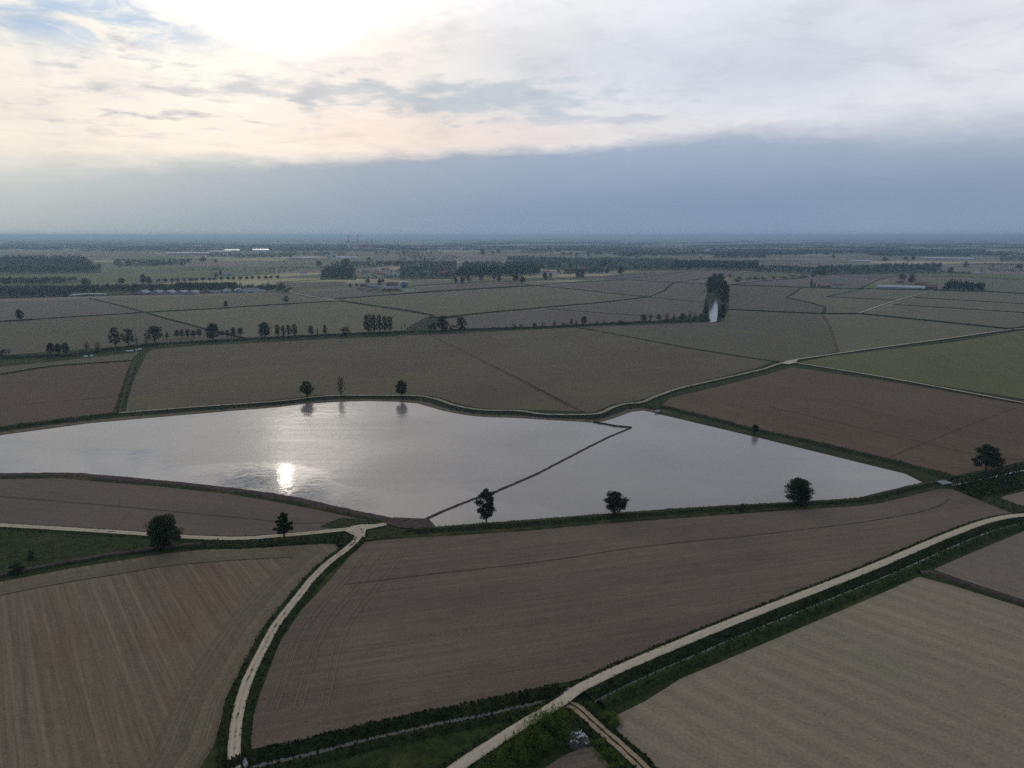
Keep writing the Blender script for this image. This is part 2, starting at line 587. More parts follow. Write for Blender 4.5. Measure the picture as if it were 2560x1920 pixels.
# ------------------------------------------------------------------ the plain
def ground_mat():
    m, N, b, co = new_mat('plain_patchwork')
    mp = N.n('ShaderNodeMapping')
    mp.inputs['Rotation'].default_value = (0, 0, R(17))
    mp.inputs['Scale'].default_value = (0.0022, 0.0034, 0)
    N.put(mp.inputs['Vector'], co)
    vo = N.n('ShaderNodeTexVoronoi', distance='CHEBYCHEV')
    N.put(vo.inputs['Vector'], mp.outputs[0])
    vo.inputs['Scale'].default_value = 1.0
    se = N.n('ShaderNodeSeparateColor')
    N.put(se.inputs[0], vo.outputs['Color'])
    c = N.ramp(se.outputs[0], [(0.0, alb(80, 84, 64)), (0.25, alb(90, 90, 76)), (0.5, alb(94, 87, 80)), (0.7, alb(72, 82, 54)), (0.88, alb(130, 126, 100))], 'CONSTANT')
    n = N.noise(co, 0.004, 4, 0.6)
    k = N.step(n, 0.3, 0.7, 0.8, 1.2)
    N.put(b.inputs['Base Color'], N.mix(1.0, c, N.vec(k, k, k), 'MULTIPLY'))
    return m


gm = mesh('ground', [(-60000, -2000, 0), (60000, -2000, 0), (60000, 60000, 0), (-60000, 60000, 0)], [(0, 1, 2, 3)])
tag(link('ground', gm, ground_mat()), kind='structure')

M = {}
M['meadow'] = grass_mat('meadow_grass', (0.019, 0.028, 0.006), (0.046, 0.062, 0.014), (0.09, 0.085, 0.024), 0.56)
M['bank'] = grass_mat('bank_grass', (0.015, 0.023, 0.006), (0.034, 0.046, 0.012), (0.085, 0.075, 0.022), 0.58)
M['shore'] = plain_mat('muddy_shore', alb(78, 70, 58), 0.9, 0.2, 0.3, 0.25)
M['bank2'] = grass_mat('lush_bank_grass', (0.024, 0.038, 0.009), (0.054, 0.074, 0.018), (0.09, 0.085, 0.025), 0.62)
M['verge'] = grass_mat('verge_grass', (0.028, 0.034, 0.010), (0.055, 0.060, 0.018), (0.12, 0.095, 0.03), 0.52)
M['bund'] = grass_mat('bund_grass', (0.020, 0.024, 0.010), (0.036, 0.040, 0.016), (0.070, 0.060, 0.028), 0.6, 0.5)
M['earth'] = plain_mat('bare_earth', (0.095, 0.062, 0.052), 0.95, 0.1, 0.35, 0.8)
M['dryearth'] = plain_mat('dry_bund_earth', (0.13, 0.092, 0.055), 0.95, 0.1, 0.4, 0.3)
M['furrow'] = plain_mat('furrow_soil', alb(68, 59, 53), 0.95, 0.1, 0.3, 0.3)


def road_mat(name, c):
    m, N, b, co = new_mat(name)
    n1 = N.noise(co, 0.5, 5, 0.65)
    n2 = N.noise(co, 4.0, 3, 0.7)
    k = N.m('ADD', N.step(n1, 0.3, 0.7, 0.86, 1.1), N.m('MULTIPLY', N.m('SUBTRACT', n2, 0.5), 0.35))
    N.put(b.inputs['Base Color'], N.mix(1.0, c, N.vec(k, k, k), 'MULTIPLY'))
    return m


M['gravel'] = road_mat('pale_gravel', alb(139, 132, 122, 1.14))
def wear_mat(name, c, grass, amount, scale=.22):
    m, N, b, co = new_mat(name)
    n = N.noise(co, scale, 5, .65)
    n2 = N.noise(co, 3.0, 3, .7)
    col = N.mix(N.step(n, amount, amount + .12), c, grass)
    k = N.step(n2, .25, .75, .8, 1.15)
    N.put(b.inputs['Base Color'], N.mix(1.0, col, N.vec(k, k, k), 'MULTIPLY'))
    return m


M['wear'] = wear_mat('gravel_centre_with_weeds', alb(127, 120, 110, 1.16), (.065, .065, .026), .52)
M['gravel2'] = wear_mat('gravel_centre', alb(134, 129, 121, 1.18), alb(120, 115, 107, 1.12), .55, .5)
M['edge'] = wear_mat('gravel_edge', alb(128, 121, 110, 1.16), (.06, .064, .024), .52, .9)
M['dirt'] = road_mat('brown_dirt', alb(116, 103, 90, 1.15))
M['concrete'] = plain_mat('concrete', (0.27, 0.265, 0.25), 0.85, 0.3, 0.2, 1.2)


def water_mat():
    m, N, b, co = new_mat('paddy_water')
    p, q = G(411, 1203), G(940, 1288)
    t = (q - p).normalized()
    nrm = Vector((-t.y, t.x, 0))
    if nrm.y < 0: nrm = -nrm
    se = N.n('ShaderNodeSeparateXYZ')
    N.put(se.inputs[0], co)
    d = N.m('ADD', N.m('ADD', N.m('MULTIPLY', se.outputs[0], nrm.x), N.m('MULTIPLY', se.outputs[1], nrm.y)), -p.dot(nrm))
    n1 = N.noise(co, 0.022, 4, 0.55, 0.3)
    n2 = N.noise(co, 0.10, 4, 0.6)
    lee = N.m('ADD', N.m('SUBTRACT', 30.0, d), N.m('ADD', N.m('MULTIPLY', N.m('SUBTRACT', n1, 0.5), 60.0), N.m('MULTIPLY', N.m('SUBTRACT', n2, 0.5), 10.0)))
    s = G(690, 1178)                                   # the smooth patch that mirrors the break in the clouds
    dx = N.m('DIVIDE', N.m('SUBTRACT', se.outputs[0], s.x), 30.0)
    dy = N.m('DIVIDE', N.m('SUBTRACT', se.outputs[1], s.y), 16.0)
    patch = N.m('EXPONENT', N.m('MULTIPLY', N.m('ADD', N.m('MULTIPLY', dx, dx), N.m('MULTIPLY', dy, dy)), -1.0))
    lee = N.m('ADD', lee, N.m('MULTIPLY', patch, 22.0))
    calm = N.step(lee, -3.0, 5.0)
    ripple = N.step(N.noise(co, 0.012, 3, 0.5, 0.5), 0.3, 0.7, 0.17, 0.27)
    wind = N.n('ShaderNodeMapping')
    wind.inputs['Rotation'].default_value = (0, 0, -ground_angle((695, 1197), (843, 1140)))
    wind.inputs['Scale'].default_value = (0.004, 0.09, 1)
    N.put(wind.inputs['Vector'], co)
    streak = N.noise(wind.outputs[0], 1.0, 5, 0.62, 0.4)
    ripple = N.m('ADD', ripple, N.m('MULTIPLY', N.m('SUBTRACT', streak, 0.5), 0.22))
    ripple = N.m('ADD', ripple, N.m('MULTIPLY', N.m('SUBTRACT', N.noise(co, 0.4, 4, 0.7), 0.5), 0.08))
    p2, q2 = G(700, 1018), G(1043, 1009)
    t2 = (q2 - p2).normalized()
    n2v = Vector((t2.y, -t2.x, 0))
    d2 = N.m('ADD', N.m('ADD', N.m('MULTIPLY', se.outputs[0], n2v.x), N.m('MULTIPLY', se.outputs[1], n2v.y)), -p2.dot(n2v))
    ripple = N.m('MULTIPLY', ripple, N.step(d2, 15.0, 55.0, 0.5, 1.0))
    rough = N.m('ADD', N.m('MULTIPLY', ripple, N.m('SUBTRACT', 1.0, calm)), N.m('MULTIPLY', calm, N.step(N.noise(co, 0.35, 3, 0.6), 0.3, 0.7, 0.03, 0.085)))
    N.put(b.inputs['Roughness'], rough)
    mud = N.mix(N.step(n1, 0.3, 0.7), (0.225, 0.185, 0.155), (0.27, 0.225, 0.19))
    N.put(b.inputs['Base Color'], N.mix(N.m('MULTIPLY', N.step(streak, 0.4, 0.75), 0.35), mud, (0.27, 0.245, 0.22)))
    b.inputs['Specular IOR Level'].default_value = 0.5
    b.inputs['IOR'].default_value = 1.40
    bp = N.n('ShaderNodeBump')
    bp.inputs['Distance'].default_value = 0.05
    N.put(bp.inputs['Strength'], N.m('ADD', N.m('MULTIPLY', N.m('SUBTRACT', 1.0, calm), 0.08), 0.05))
    N.put(bp.inputs['Height'], N.m('ADD', N.noise(co, 0.9, 3, 0.6), N.m('MULTIPLY', N.noise(co, 0.13, 4, 0.6), 20.0)))
    N.put(b.inputs['Normal'], bp.outputs[0])
    return m


M['water'] = water_mat()
wm, N_, b_, co_ = new_mat('ditch_water')
b_.inputs['Base Color'].default_value = (0.03, 0.034, 0.03, 1)
b_.inputs['Roughness'].default_value = 0.10
b_.inputs['Specular IOR Level'].default_value = 0.5
M['ditch'] = wm

# meadow that underlies the banks and verges of the near fields
sheet('meadow', [(-700, 2300), (-700, 830), (0, 800), (1280, 790), (2560, 790), (3300, 830), (3300, 2300)], M['meadow'], z=0.01)

# -- fields, near to far
FA = ground_angle((168, 1461), (277, 1831))            # sowing lines of the striped field
FB = ground_angle((1073, 1436), (2113, 1311))
FC = ground_angle((2064, 1533), (2548, 1715))
FD = ground_angle((1923, 1017), (2303, 1106))
FE = ground_angle((32, 1244), (680, 1301))
FG = ground_angle((700, 1001), (316, 1034))
brown = (alb(78, 68, 63), alb(88, 78, 71))
soil = {
    'stripe': field_mat('striped_field', alb(85, 78, 68), alb(80, 69, 58), FA, 0.20, alb(80, 68, 56), (4.9, 0.22, 0.66), 1.0, (1.13, 1.15, 1.12)),
    'brown': field_mat('harrowed_field', alb(74, 65, 61), alb(88, 79, 71), FB, 0.14, None, (9.0, 0.05, 0.3), 1.0),
    'pale': field_mat('pale_field', alb(92, 83, 74), alb(100, 93, 80), FC, 0.06, alb(90, 86, 74), (7.2, 0.16, -0.7), 0.8, (1.20, 1.24, 1.26)),
    'pink': field_mat('greyish_field', alb(88, 80, 76), alb(82, 76, 70), FC, 0.06, tint=(1.2, 1.2, 1.2)),
    'left': field_mat('smooth_brown_field', alb(76, 68, 65), alb(84, 75, 70), FE, 0.08),
    'red': field_mat('reddish_field', alb(78, 64, 60), alb(72, 62, 60), FD + 1.2, 0.10, tint=(.92, .90, .80)),
    'red2': field_mat('reddish_brown_field', alb(82, 70, 64), alb(74, 60, 54), FD, 0.13, tint=(.92, .92, .76)),
    'olive': field_mat('sprouting_field', alb(78, 73, 66), alb(86, 85, 70), FG, 0.09, alb(82, 86, 60), tint=(.81, .74, .68)),
    'olive2': field_mat('sprouting_field_far', alb(84, 80, 70), alb(80, 80, 64), FG + 0.5, 0.09, alb(90, 92, 62), tint=(.76, .75, .74)),
    'green': field_mat('young_green_field', alb(80, 84, 62), alb(92, 92, 66), FG + 0.9, 0.09, alb(86, 96, 56), tint=(.70, .70, .54)),
    'grey': field_mat('far_grey_field', alb(92, 86, 80), alb(86, 80, 76), FG + 0.2, 0.05, tint=(.76, .77, .79)),
    'greyg': field_mat('far_greenish_field', alb(96, 94, 78), alb(88, 88, 70), FG + 0.3, 0.08, alb(100, 102, 64), tint=(.74, .75, .76)),
}
sheet('field', [(-400, 1560), (0, 1455), (168, 1423), (300, 1402), (410, 1384), (560, 1370), (800, 1360), (845, 1362), (841, 1378), (774, 1440), (697, 1526), (640, 1612),
                (596, 1694), (568, 1750), (532, 1868), (503, 1913), (470, 1990), (300, 2160), (-500, 2160)], soil['stripe'])
sheet('field', [(905, 1358), (948, 1350), (1100, 1341), (1300, 1328), (1516, 1309), (1900, 1281), (2050, 1271), (2176, 1261), (2350, 1221), (2382, 1224), (2531, 1284),
                (2447, 1304), (2346, 1345), (2185, 1414), (2023, 1476), (1862, 1541), (1700, 1600), (1615, 1634), (1534, 1668), (1453, 1697), (1371, 1713), (1236, 1746), (1100, 1780), (1073, 1785),
                (886, 1824), (737, 1853), (625, 1874), (634, 1786), (662, 1704), (699, 1606), (755, 1524), (819, 1457), (875, 1390)], soil['brown'])
sheet('field', [(1700, 1698), (1862, 1630), (2023, 1561), (2185, 1492), (2298, 1442), (2387, 1466), (2560, 1520), (3000, 1660), (3000, 2200), (1800, 2200), (1690, 1990), (1642, 1920), (1615, 1887), (1547, 1839), (1531, 1812), (1539, 1790), (1615, 1752)], soil['pale'])
sheet('field', [(2335, 1424), (2387, 1400), (2560, 1328), (3000, 1210), (3000, 1620), (2560, 1500), (2400, 1448)], soil['pink'])
sheet('field', [(-400, 1200), (0, 1198), (158, 1196), (253, 1205), (411, 1218), (570, 1235), (700, 1257), (822, 1281), (932, 1304), (890, 1315), (822, 1323), (727, 1332), (600, 1341), (459, 1337), (222, 1321), (0, 1309), (-400, 1290)], soil['left'])
sheet('field', [(-400, 1000), (0, 939), (127, 918), (329, 903), (326, 920), (292, 1030), (0, 1072), (-400, 1135)], soil['red'])
sheet('field', [(-400, 960), (0, 918), (200, 897), (348, 880), (335, 899), (127, 914), (0, 934), (-400, 990)], soil['olive2'])
sheet('field', [(372, 874), (500, 864), (750, 852), (1020, 839), (1070, 837), (1160, 880), (1300, 952), (1452, 1029), (1300, 1024), (1201, 1021), (1150, 1010), (1085, 990), (1011, 987), (790, 988), (700, 999), (500, 1017), (312, 1033), (330, 960)], soil['olive'])
sheet('field', [(1076, 837), (1260, 828), (1437, 819), (1540, 836), (1735, 873), (1930, 903), (1900, 918), (1700, 968), (1640, 987), (1590, 1003), (1532, 1010), (1485, 1031), (1464, 1031), (1310, 952), (1165, 880)], soil['olive'])
sheet('field', [(1442, 818), (1641, 811), (1782, 805), (1813, 792), (1822, 776), (2020, 784), (2050, 786), (2075, 820), (2092, 880), (2000, 899), (1950, 905), (1740, 872)], soil['olive2'])
sheet('field', [(2058, 786), (2152, 786), (2380, 809), (2506, 822), (2523, 826), (2380, 848), (2203, 873), (2098, 883), (2080, 820)], soil['greyg'])
sheet('field', [(2000, 906), (2076, 890), (2380, 856), (2545, 828), (2900, 800), (3000, 1060), (2560, 998), (2240, 947)], soil['green'])
sheet('field', [(1980, 918), (2240, 957), (2560, 1012), (3000, 1085), (3000, 1110), (2560, 1154), (2382, 1191), (2208, 1147), (2050, 1109), (1860, 1069), (1801, 1052), (1653, 1016), (1675, 995), (1770, 973), (1900, 941)], soil['red2'])
sheet('field', [(1352, 1928), (1400, 1895), (1455, 1870), (1482, 1868), (1500, 1887), (1545, 1940), (1560, 2010), (1290, 2010)], soil['brown'], tuft=0)
sheet('field', [(2493, 1246), (2560, 1228), (2800, 1200), (2800, 1290), (2560, 1268)], soil['pink'])
# the mosaic beyond the hedge-lined canal
sheet('field', [(-300, 760), (0, 755), (223, 747), (300, 765), (356, 780), (0, 803), (-300, 820)], soil['grey'])
sheet('field', [(235, 747), (520, 739), (707, 733), (824, 752), (640, 764), (364, 779)], soil['greyg'])
sheet('field', [(-300, 830), (0, 806), (360, 784), (520, 826), (606, 846), (500, 852), (400, 858), (282, 868), (0, 889), (-300, 910)], soil['olive2'])
sheet('field', [(372, 784), (841, 754), (1020, 781), (1072, 789), (1018, 819), (1016, 826), (800, 836), (620, 845), (520, 822)], soil['greyg'])
sheet('field', [(848, 748), (1020, 735), (1336, 716), (1520, 734), (1612, 742), (1500, 756), (1117, 791), (1085, 785), (1020, 775)], soil['greyg'])
sheet('field', [(1117, 797), (1500, 759), (1620, 746), (1756, 756), (1756, 783), (1640, 802), (1500, 810), (1165, 823), (1090, 826), (1100, 805)], soil['grey'])
sheet('field', [(1350, 714), (1520, 703), (1679, 706), (1620, 741), (1524, 731)], soil['grey'])
sheet('field', [(1686, 707), (1763, 709), (1759, 754), (1634, 743)], soil['grey'])
sheet('field', [(1822, 713), (2005, 719), (1968, 745), (2020, 757), (2062, 768), (2056, 780), (2020, 782), (1822, 773)], soil['olive2'])
sheet('field', [(2000, 722), (2157, 722), (2070, 742), (2240, 751), (2146, 783), (2076, 780), (2066, 766), (2016, 754), (1976, 745)], soil['greyg'])
sheet('field', [(2162, 723), (2327, 726), (2243, 750), (2080, 741)], soil['greyg'])
sheet('field', [(2342, 727), (2560, 736), (2900, 750), (2900, 775), (2560, 759), (2290, 743)], soil['greyg'])
sheet('field', [(2284, 746), (2560, 762), (2900, 780), (2900, 800), (2560, 781), (2236, 760)], soil['greyg'])
sheet('field', [(2231, 764), (2560, 784), (2900, 804), (2900, 812), (2560, 820), (2500, 819), (2380, 806), (2156, 784)], soil['greyg'])
sheet('field', [(740, 732), (886, 726), (1010, 733), (842, 747)], soil['grey'])
sheet('field', [(735, 727), (890, 718), (880, 712), (720, 720)], soil['greyg'])
sheet('field', [(730, 716), (870, 711), (860, 704), (690, 706)], soil['grey'])
sheet('field', [(1030, 722), (1150, 709), (1265, 706), (1330, 712), (1060, 730)], soil['grey'])
sheet('field', [(1020, 712), (1140, 698), (1400, 692), (1500, 690), (1500, 698), (1270, 704), (1150, 707), (1030, 716)], soil['greyg'])
sheet('field', [(1500, 690), (1700, 676), (1850, 678), (1830, 690), (1770, 697), (1520, 700)], soil['grey'])
sheet('field', [(1860, 680), (2010, 682), (2040, 686), (1830, 704), (1825, 690)], soil['green'])
sheet('field', [(2080, 684), (2250, 684), (2180, 700), (2150, 718), (2005, 716), (1830, 710), (2040, 692)], soil['grey'])
sheet('field', [(2200, 716), (2260, 690), (2400, 692), (2560, 700), (2700, 715), (2560, 733), (2460, 727)], soil['greyg'])

# strips along the field edges where the tractor turned
def headland(line, o0, o1, n, mats, z):
    rnd = random.Random(int(abs(o0) * 10) + n)
    pro, mi = [], []
    for i in range(n + 1):
        pro.append((o0 + (o1 - o0) * i / n, z))
        mi.append(rnd.choice([0, 0, 1, 2]))
    ribbon('field', line, pro, mats, mi=mi[:-1], jit=.05)


hm_ = [field_mat('headland_soil', alb(84, 79, 67), alb(82, 74, 62), FA, 0.08), field_mat('headland_light', alb(92, 86, 73), alb(88, 81, 68), FA, 0.08), field_mat('headland_dark', alb(78, 72, 61), alb(80, 73, 62), FA, 0.08)]
R1T = [(440, 2050), (470, 1990), (503, 1913), (532, 1868), (568, 1750), (596, 1694), (640, 1612), (697, 1526), (774, 1440), (838, 1381)]
headland(px_line(R1T, 2.0), -.4, -13, 34, hm_, .17)
headland(px_line([(-300, 1530), (0, 1462), (168, 1430), (300, 1409), (410, 1391), (560, 1377), (760, 1366)], 3.0), 0.5, 9, 18, hm_, .19)
ltr = plain_mat('pale_wheel_track', alb(98, 88, 80), 0.95, 0.1, 0.2, 0.3)
R1S = [(640, 1780), (668, 1704), (705, 1606), (762, 1524), (826, 1457), (882, 1395), (900, 1374)]
for off in (3.2, 5.0, 9.0, 11.0, 15.5, 17.3):
    ln_ = px_line(R1S, 2.0)
    ribbon('furrow', ln_, [(off - .13, .2), (off + .13, .2)], ltr, jit=.06)

# -- water
sheet('water', [(-400, 1152), (0, 1089), (222, 1059), (470, 1037), (700, 1018), (758, 1011), (830, 1006), (916, 1003), (990, 1005), (1043, 1009), (1106, 1027), (1186, 1041), (1300, 1046), (1453, 1055), (1491, 1057), (1532, 1047), (1580, 1030), (1611, 1027), (1643, 1035),
                (1900, 1096), (2050, 1133), (2265, 1186), (2306, 1207), (2224, 1226), (2145, 1245), (2018, 1254), (1860, 1262), (1675, 1273), (1358, 1297), (1084, 1318), (1072, 1303), (996, 1299), (885, 1277), (727, 1242), (600, 1223), (570, 1220), (411, 1203), (190, 1185), (0, 1185), (-400, 1188)], M['water'], z=0.16)
sheet('meadow', [(1752, 806), (1758, 770), (1764, 745), (1770, 715), (1790, 700), (1815, 700), (1822, 730), (1822, 775), (1812, 795), (1800, 806)], M['bank'], z=.2)
RIV = [(1775, 806), (1791, 804), (1794, 785), (1794, 765), (1793, 750), (1797, 738), (1793, 730), (1787, 730), (1788, 740), (1781, 750), (1774, 760), (1772, 775), (1774, 795)]
sheet('water', RIV, M['ditch'], z=0.25)
sheet('water', [(1794, 733), (1800, 720), (1808, 710), (1812, 710), (1803, 722), (1798, 735)], M['ditch'], z=0.25)

# -- roads, tracks and their banks
def lane(name, px, w, z, shoulder, mat, edge, ext=0.0, tuft=0.0, tuft_h=0.6, step=3.0, rut=False, jit=0.18, edge_drop=0.02):
    line = px_line(px, step)
    h = w / 2
    ribbon('grass_bank', line, [(-h - shoulder[0], 0.0), (-h - shoulder[0] * .5, z * .75), (-h + .1, z - .05)], edge, jit=jit, tuft=tuft, tuft_h=tuft_h)
    ribbon('grass_bank', line, [(h - .1, z - .05), (h + shoulder[1] * .5, z * .75), (h + shoulder[1], 0.0)], edge, jit=jit, tuft=tuft, tuft_h=tuft_h)
    if rut:
        g = h * .3
        ribbon(name, line, [(-h, z), (-g, z + .02), (g, z + .02), (h, z)], [M['verge'], mat], mi=[1, 0, 1], jit=.12)
    else:
        ribbon(name, line, [(-h, z), (-h * .78, z + .02), (-h * .22, z + .03), (h * .22, z + .03), (h * .78, z + .02), (h, z)], [mat, M['wear'], M['edge']], mi=[2, 0, 1, 0, 2], jit=.16)
    return line


R1 = [(583, 2010), (586, 1920), (587, 1861), (594, 1797), (617, 1711), (652, 1636), (693, 1562), (752, 1487), (776, 1455), (819, 1412), (866, 1376), (894, 1349), (898, 1335), (886, 1326)]
lane('road', R1, 2.75, 0.55, (2.6, 2.4), M['gravel'], M['bank'], tuft=1.6, tuft_h=.45)
R2 = [(-400, 1298), (0, 1315), (190, 1326), (364, 1337), (475, 1345), (600, 1348), (727, 1339), (822, 1330), (879, 1324), (939, 1317), (965, 1312)]
lane('road', R2, 3.2, 0.45, (1.2, 2.2), M['gravel'], M['bank'], tuft=.6, tuft_h=.4)
R5 = [(297, 1035), (475, 1021), (700, 1005), (822, 992), (948, 991), (1043, 992), (1091, 1000), (1138, 1016), (1201, 1027), (1300, 1030), (1358, 1038), (1469, 1039), (1501, 1035), (1532, 1021), (1564, 1012), (1602, 1009), (1643, 992), (1706, 971), (1900, 927), (1949, 911), (1980, 905)]
lane('road', R5, 2.6, 0.9, (2.2, 2.0), M['gravel'], M['bund'], tuft=.35, tuft_h=.6, rut=True)
lane('road', [(1975, 906), (2000, 899), (2203, 870), (2380, 846), (2527, 825), (2600, 820), (2900, 796)], 2.8, 0.9, (2.6, 2.6), M['gravel'], M['bund'], step=5)
lane('road', [(1965, 907), (1987, 908), (2240, 950), (2560, 1009), (3000, 1082)], 2.8, 0.8, (2.0, 2.4), M['gravel'], M['bund'], step=5)
lane('road', [(2144, 785), (2228, 756), (2337, 725)], 3.4, 0.7, (1.2, 1.2), M['gravel'], M['bund'], step=8)
lane('road', [(726, 733), (790, 744), (836, 752), (850, 754)], 4.0, 0.7, (1.0, 2.0), M['gravel'], M['bund'], step=8)
lane('road', [(726, 733), (886, 725)], 3.4, 0.6, (1.0, 1.0), M['gravel'], M['bund'], step=8)
lane('road', [(360, 782), (500, 773), (700, 760), (840, 752)], 2.6, 0.7, (1.0, 2.6), M['dirt'], M['bund'], step=8)
lane('path', [(297, 1032), (310, 990), (325, 940), (336, 908), (345, 890), (375, 873)], 2.2, 0.4, (2.6, 2.6), M['verge'], M['bank'], rut=True, tuft=.25, step=5)
lane('path', [(1021, 829), (1040, 815), (1075, 795), (1082, 788)], 5.0, 0.5, (2.4, 2.4), M['verge'], M['bund'], rut=True, step=8)
# junction plate by the hedge crossing
sheet('road', [(1952, 911), (1968, 904), (1985, 901), (1995, 902), (1988, 909), (1972, 913)], M['gravel'], z=0.98)
# yard where the two gravel roads meet
sheet('road', [(862, 1330), (880, 1318), (905, 1314), (940, 1314), (968, 1311), (945, 1321), (915, 1327), (912, 1345), (885, 1342)], M['gravel'], z=0.56)

# the raised main road with the canal at its foot
R3 = [(1060, 1995), (1168, 1912), (1236, 1868), (1276, 1841), (1344, 1800), (1404, 1763), (1450, 1730), (1493, 1708), (1561, 1676), (1700, 1617), (1862, 1551), (2023, 1488), (2185, 1424), (2346, 1355), (2447, 1316), (2508, 1300), (2560, 1294), (2700, 1288), (3000, 1285)]
r3 = px_line(R3, 2.0)
r3a = [p for p in r3 if p.x > G(1440, 1735).x]
ribbon('road', r3, [(-1.6, 1.2), (-1.25, 1.24), (-.4, 1.26), (.4, 1.26), (1.25, 1.24), (1.6, 1.2)], [M['gravel'], M['gravel2'], M['edge']], mi=[2, 0, 1, 0, 2], jit=.14)
ribbon('grass_bank', r3, [(-3.9, 0.0), (-3.0, .7), (-1.7, 1.14)], M['bank'], jit=.2, tuft=2.2, tuft_h=.5)
ribbon('grass_bank', r3a, [(1.7, 1.14), (2.3, 1.05), (3.6, .45), (5.2, .1)], M['bank'], jit=.2, tuft=3.0, tuft_h=.4)
ribbon('water', r3a, [(5.1, .2), (5.9, .2)], M['ditch'])
ribbon('grass_bank', r3a, [(5.8, .12), (6.4, 1.0), (7.4, 1.35), (8.7, .7), (9.6, 0.0)], M['bank2'], jit=.28, tuft=1.0, tuft_h=.5)
r3b = [p for p in r3 if p.x <= G(1405, 1762).x]
ribbon('grass_bank', r3b, [(1.7, 1.14), (2.4, .9), (4.5, 0.0)], M['bank'], jit=.2, tuft=2.0, tuft_h=.6)
# dirt track down to the right
R4 = [(1408, 1764), (1425, 1766), (1442, 1774), (1466, 1795), (1507, 1833), (1547, 1868), (1602, 1920), (1680, 2000)]
r4 = px_line(R4, 1.5)
ribbon('path', r4, [(-1.4, .62), (-.28, .66), (.28, .66), (1.4, .62)], [M['verge'], M['dirt']], mi=[1, 0, 1], jit=.16, tuft=1.5, tuft_h=.3)
ribbon('grass_bank', r4, [(-3.4, 0), (-2.2, .5), (-1.3, .6)], M['bank'], jit=.25, tuft=2.2, tuft_h=.55)
ribbon('grass_bank', r4, [(1.3, .6), (2.2, .5), (3.8, 0)], M['bank'], jit=.25, tuft=2.2, tuft_h=.55)
# the canal below the brown field
C2 = [(560, 1950), (643, 1917), (774, 1887), (924, 1849), (1111, 1808), (1223, 1786), (1290, 1770), (1350, 1757), (1412, 1742)]
c2 = px_line(C2, 2.0)
ribbon('water', c2, [(-.6, .2), (.6, .2)], M['ditch'])
ribbon('grass_bank', c2, [(-5.4, .05), (-4.4, .9), (-3.2, .95), (-1.7, .5), (-.5, .1)], M['bank'], jit=.22, tuft=3.2, tuft_h=.6)
ribbon('grass_bank', c2, [(.4, .12), (1.2, .5), (2.4, .5), (4.0, .05)], M['bank'], jit=.22, tuft=2.4, tuft_h=.45)
sheet('meadow', [(655, 1925), (780, 1893), (930, 1856), (1120, 1815), (1300, 1775), (1385, 1758), (1300, 1808), (1168, 1888), (1100, 1940), (1000, 2010), (600, 2010)], M['meadow'], z=.05, tuft=.4, tuft_h=.3)

# ditch below the left road, with the grass wedge
sheet('meadow', [(-400, 1310), (0, 1322), (190, 1333), (364, 1345), (480, 1356), (400, 1368), (300, 1378), (200, 1400), (80, 1428), (0, 1440), (-400, 1530)], M['meadow'], z=.04, tuft=.25, tuft_h=.35)
wl = px_line([(-400, 1540), (0, 1441), (112, 1418), (262, 1391), (374, 1376), (440, 1368), (510, 1360)], 3)
ribbon('grass_bank', wl, [(-1.6, 0), (-.6, .8), (.2, .9), (1.0, .6), (2.6, 0)], [M['earth'], M['bank']], mi=[1, 0, 0, 1], jit=.25)
dl = px_line([(490, 1360), (600, 1360), (727, 1353), (800, 1348), (850, 1347), (876, 1352), (862, 1368)], 3)
ribbon('grass_bank', dl, [(-3, .1), (-2, .6), (-.2, .1), (1.5, .8), (3.2, .5), (4.5, 0)], M['bank'], jit=.25, tuft=.8, tuft_h=.6)
# banks round the flooded paddies
band('grass_bank', [(-400, 1133), (0, 1075), (297, 1038), (475, 1025), (700, 1010), (822, 996), (948, 995), (1043, 996), (1091, 1004), (1138, 1021), (1201, 1032), (1300, 1035), (1358, 1043), (1469, 1044), (1501, 1041), (1532, 1028), (1564, 1019), (1602, 1016), (1640, 1021)],
     [(-400, 1152), (0, 1089), (222, 1059), (700, 1018), (758, 1011), (916, 1003), (1043, 1009), (1106, 1027), (1186, 1041), (1300, 1046), (1453, 1055), (1491, 1057), (1532, 1047), (1580, 1030), (1611, 1027), (1643, 1035)],
     [(0, .85), (.12, .6), (.25, .1), (.42, .75), (.65, .7), (.85, .5), (1.03, .12)], [M['bund'], M['shore']], mi=[0, 0, 0, 0, 1, 1], jit=.25, tuft=.25, tuft_h=.6, step=4)
band('grass_bank', [(-400, 1128), (0, 1069), (150, 1050), (297, 1032)], [(-400, 1136), (0, 1077), (150, 1057), (297, 1039)], [(0, 0), (.4, 1.6), (.7, 1.4), (1, .5)], M['bank'], jit=.4, step=4, tuft=.2)
band('grass_bank', [(1653, 1014), (1801, 1050), (1860, 1067), (2050, 1108), (2208, 1146), (2382, 1190), (2400, 1196)], [(1643, 1035), (1780, 1067), (1900, 1096), (2050, 1133), (2265, 1186), (2306, 1207), (2340, 1209)],
     [(0, 0), (.14, 1.5), (.32, 1.3), (.42, .5), (.6, .7), (.85, .5), (1.02, .1)], [M['bank'], M['verge']], mi=[0, 0, 0, 1, 1, 1], jit=.35, tuft=.3, tuft_h=.5, step=3)
band('grass_bank', [(1072, 1318), (1084, 1318), (1358, 1297), (1675, 1273), (1860, 1262), (2018, 1254), (2145, 1245), (2224, 1226), (2306, 1207), (2350, 1201)],
     [(930, 1352), (948, 1350), (1300, 1329), (1516, 1309), (1900, 1281), (2050, 1271), (2176, 1262), (2260, 1244), (2352, 1221), (2380, 1214)],
     [(-.02, .1), (.18, .85), (.36, .8), (.52, .05), (.7, .1), (.84, .5), (1, 0)], [M['bank'], M['verge']], mi=[0, 1, 0, 0, 1, 1], jit=.3, tuft=.6, tuft_h=.45, step=3)
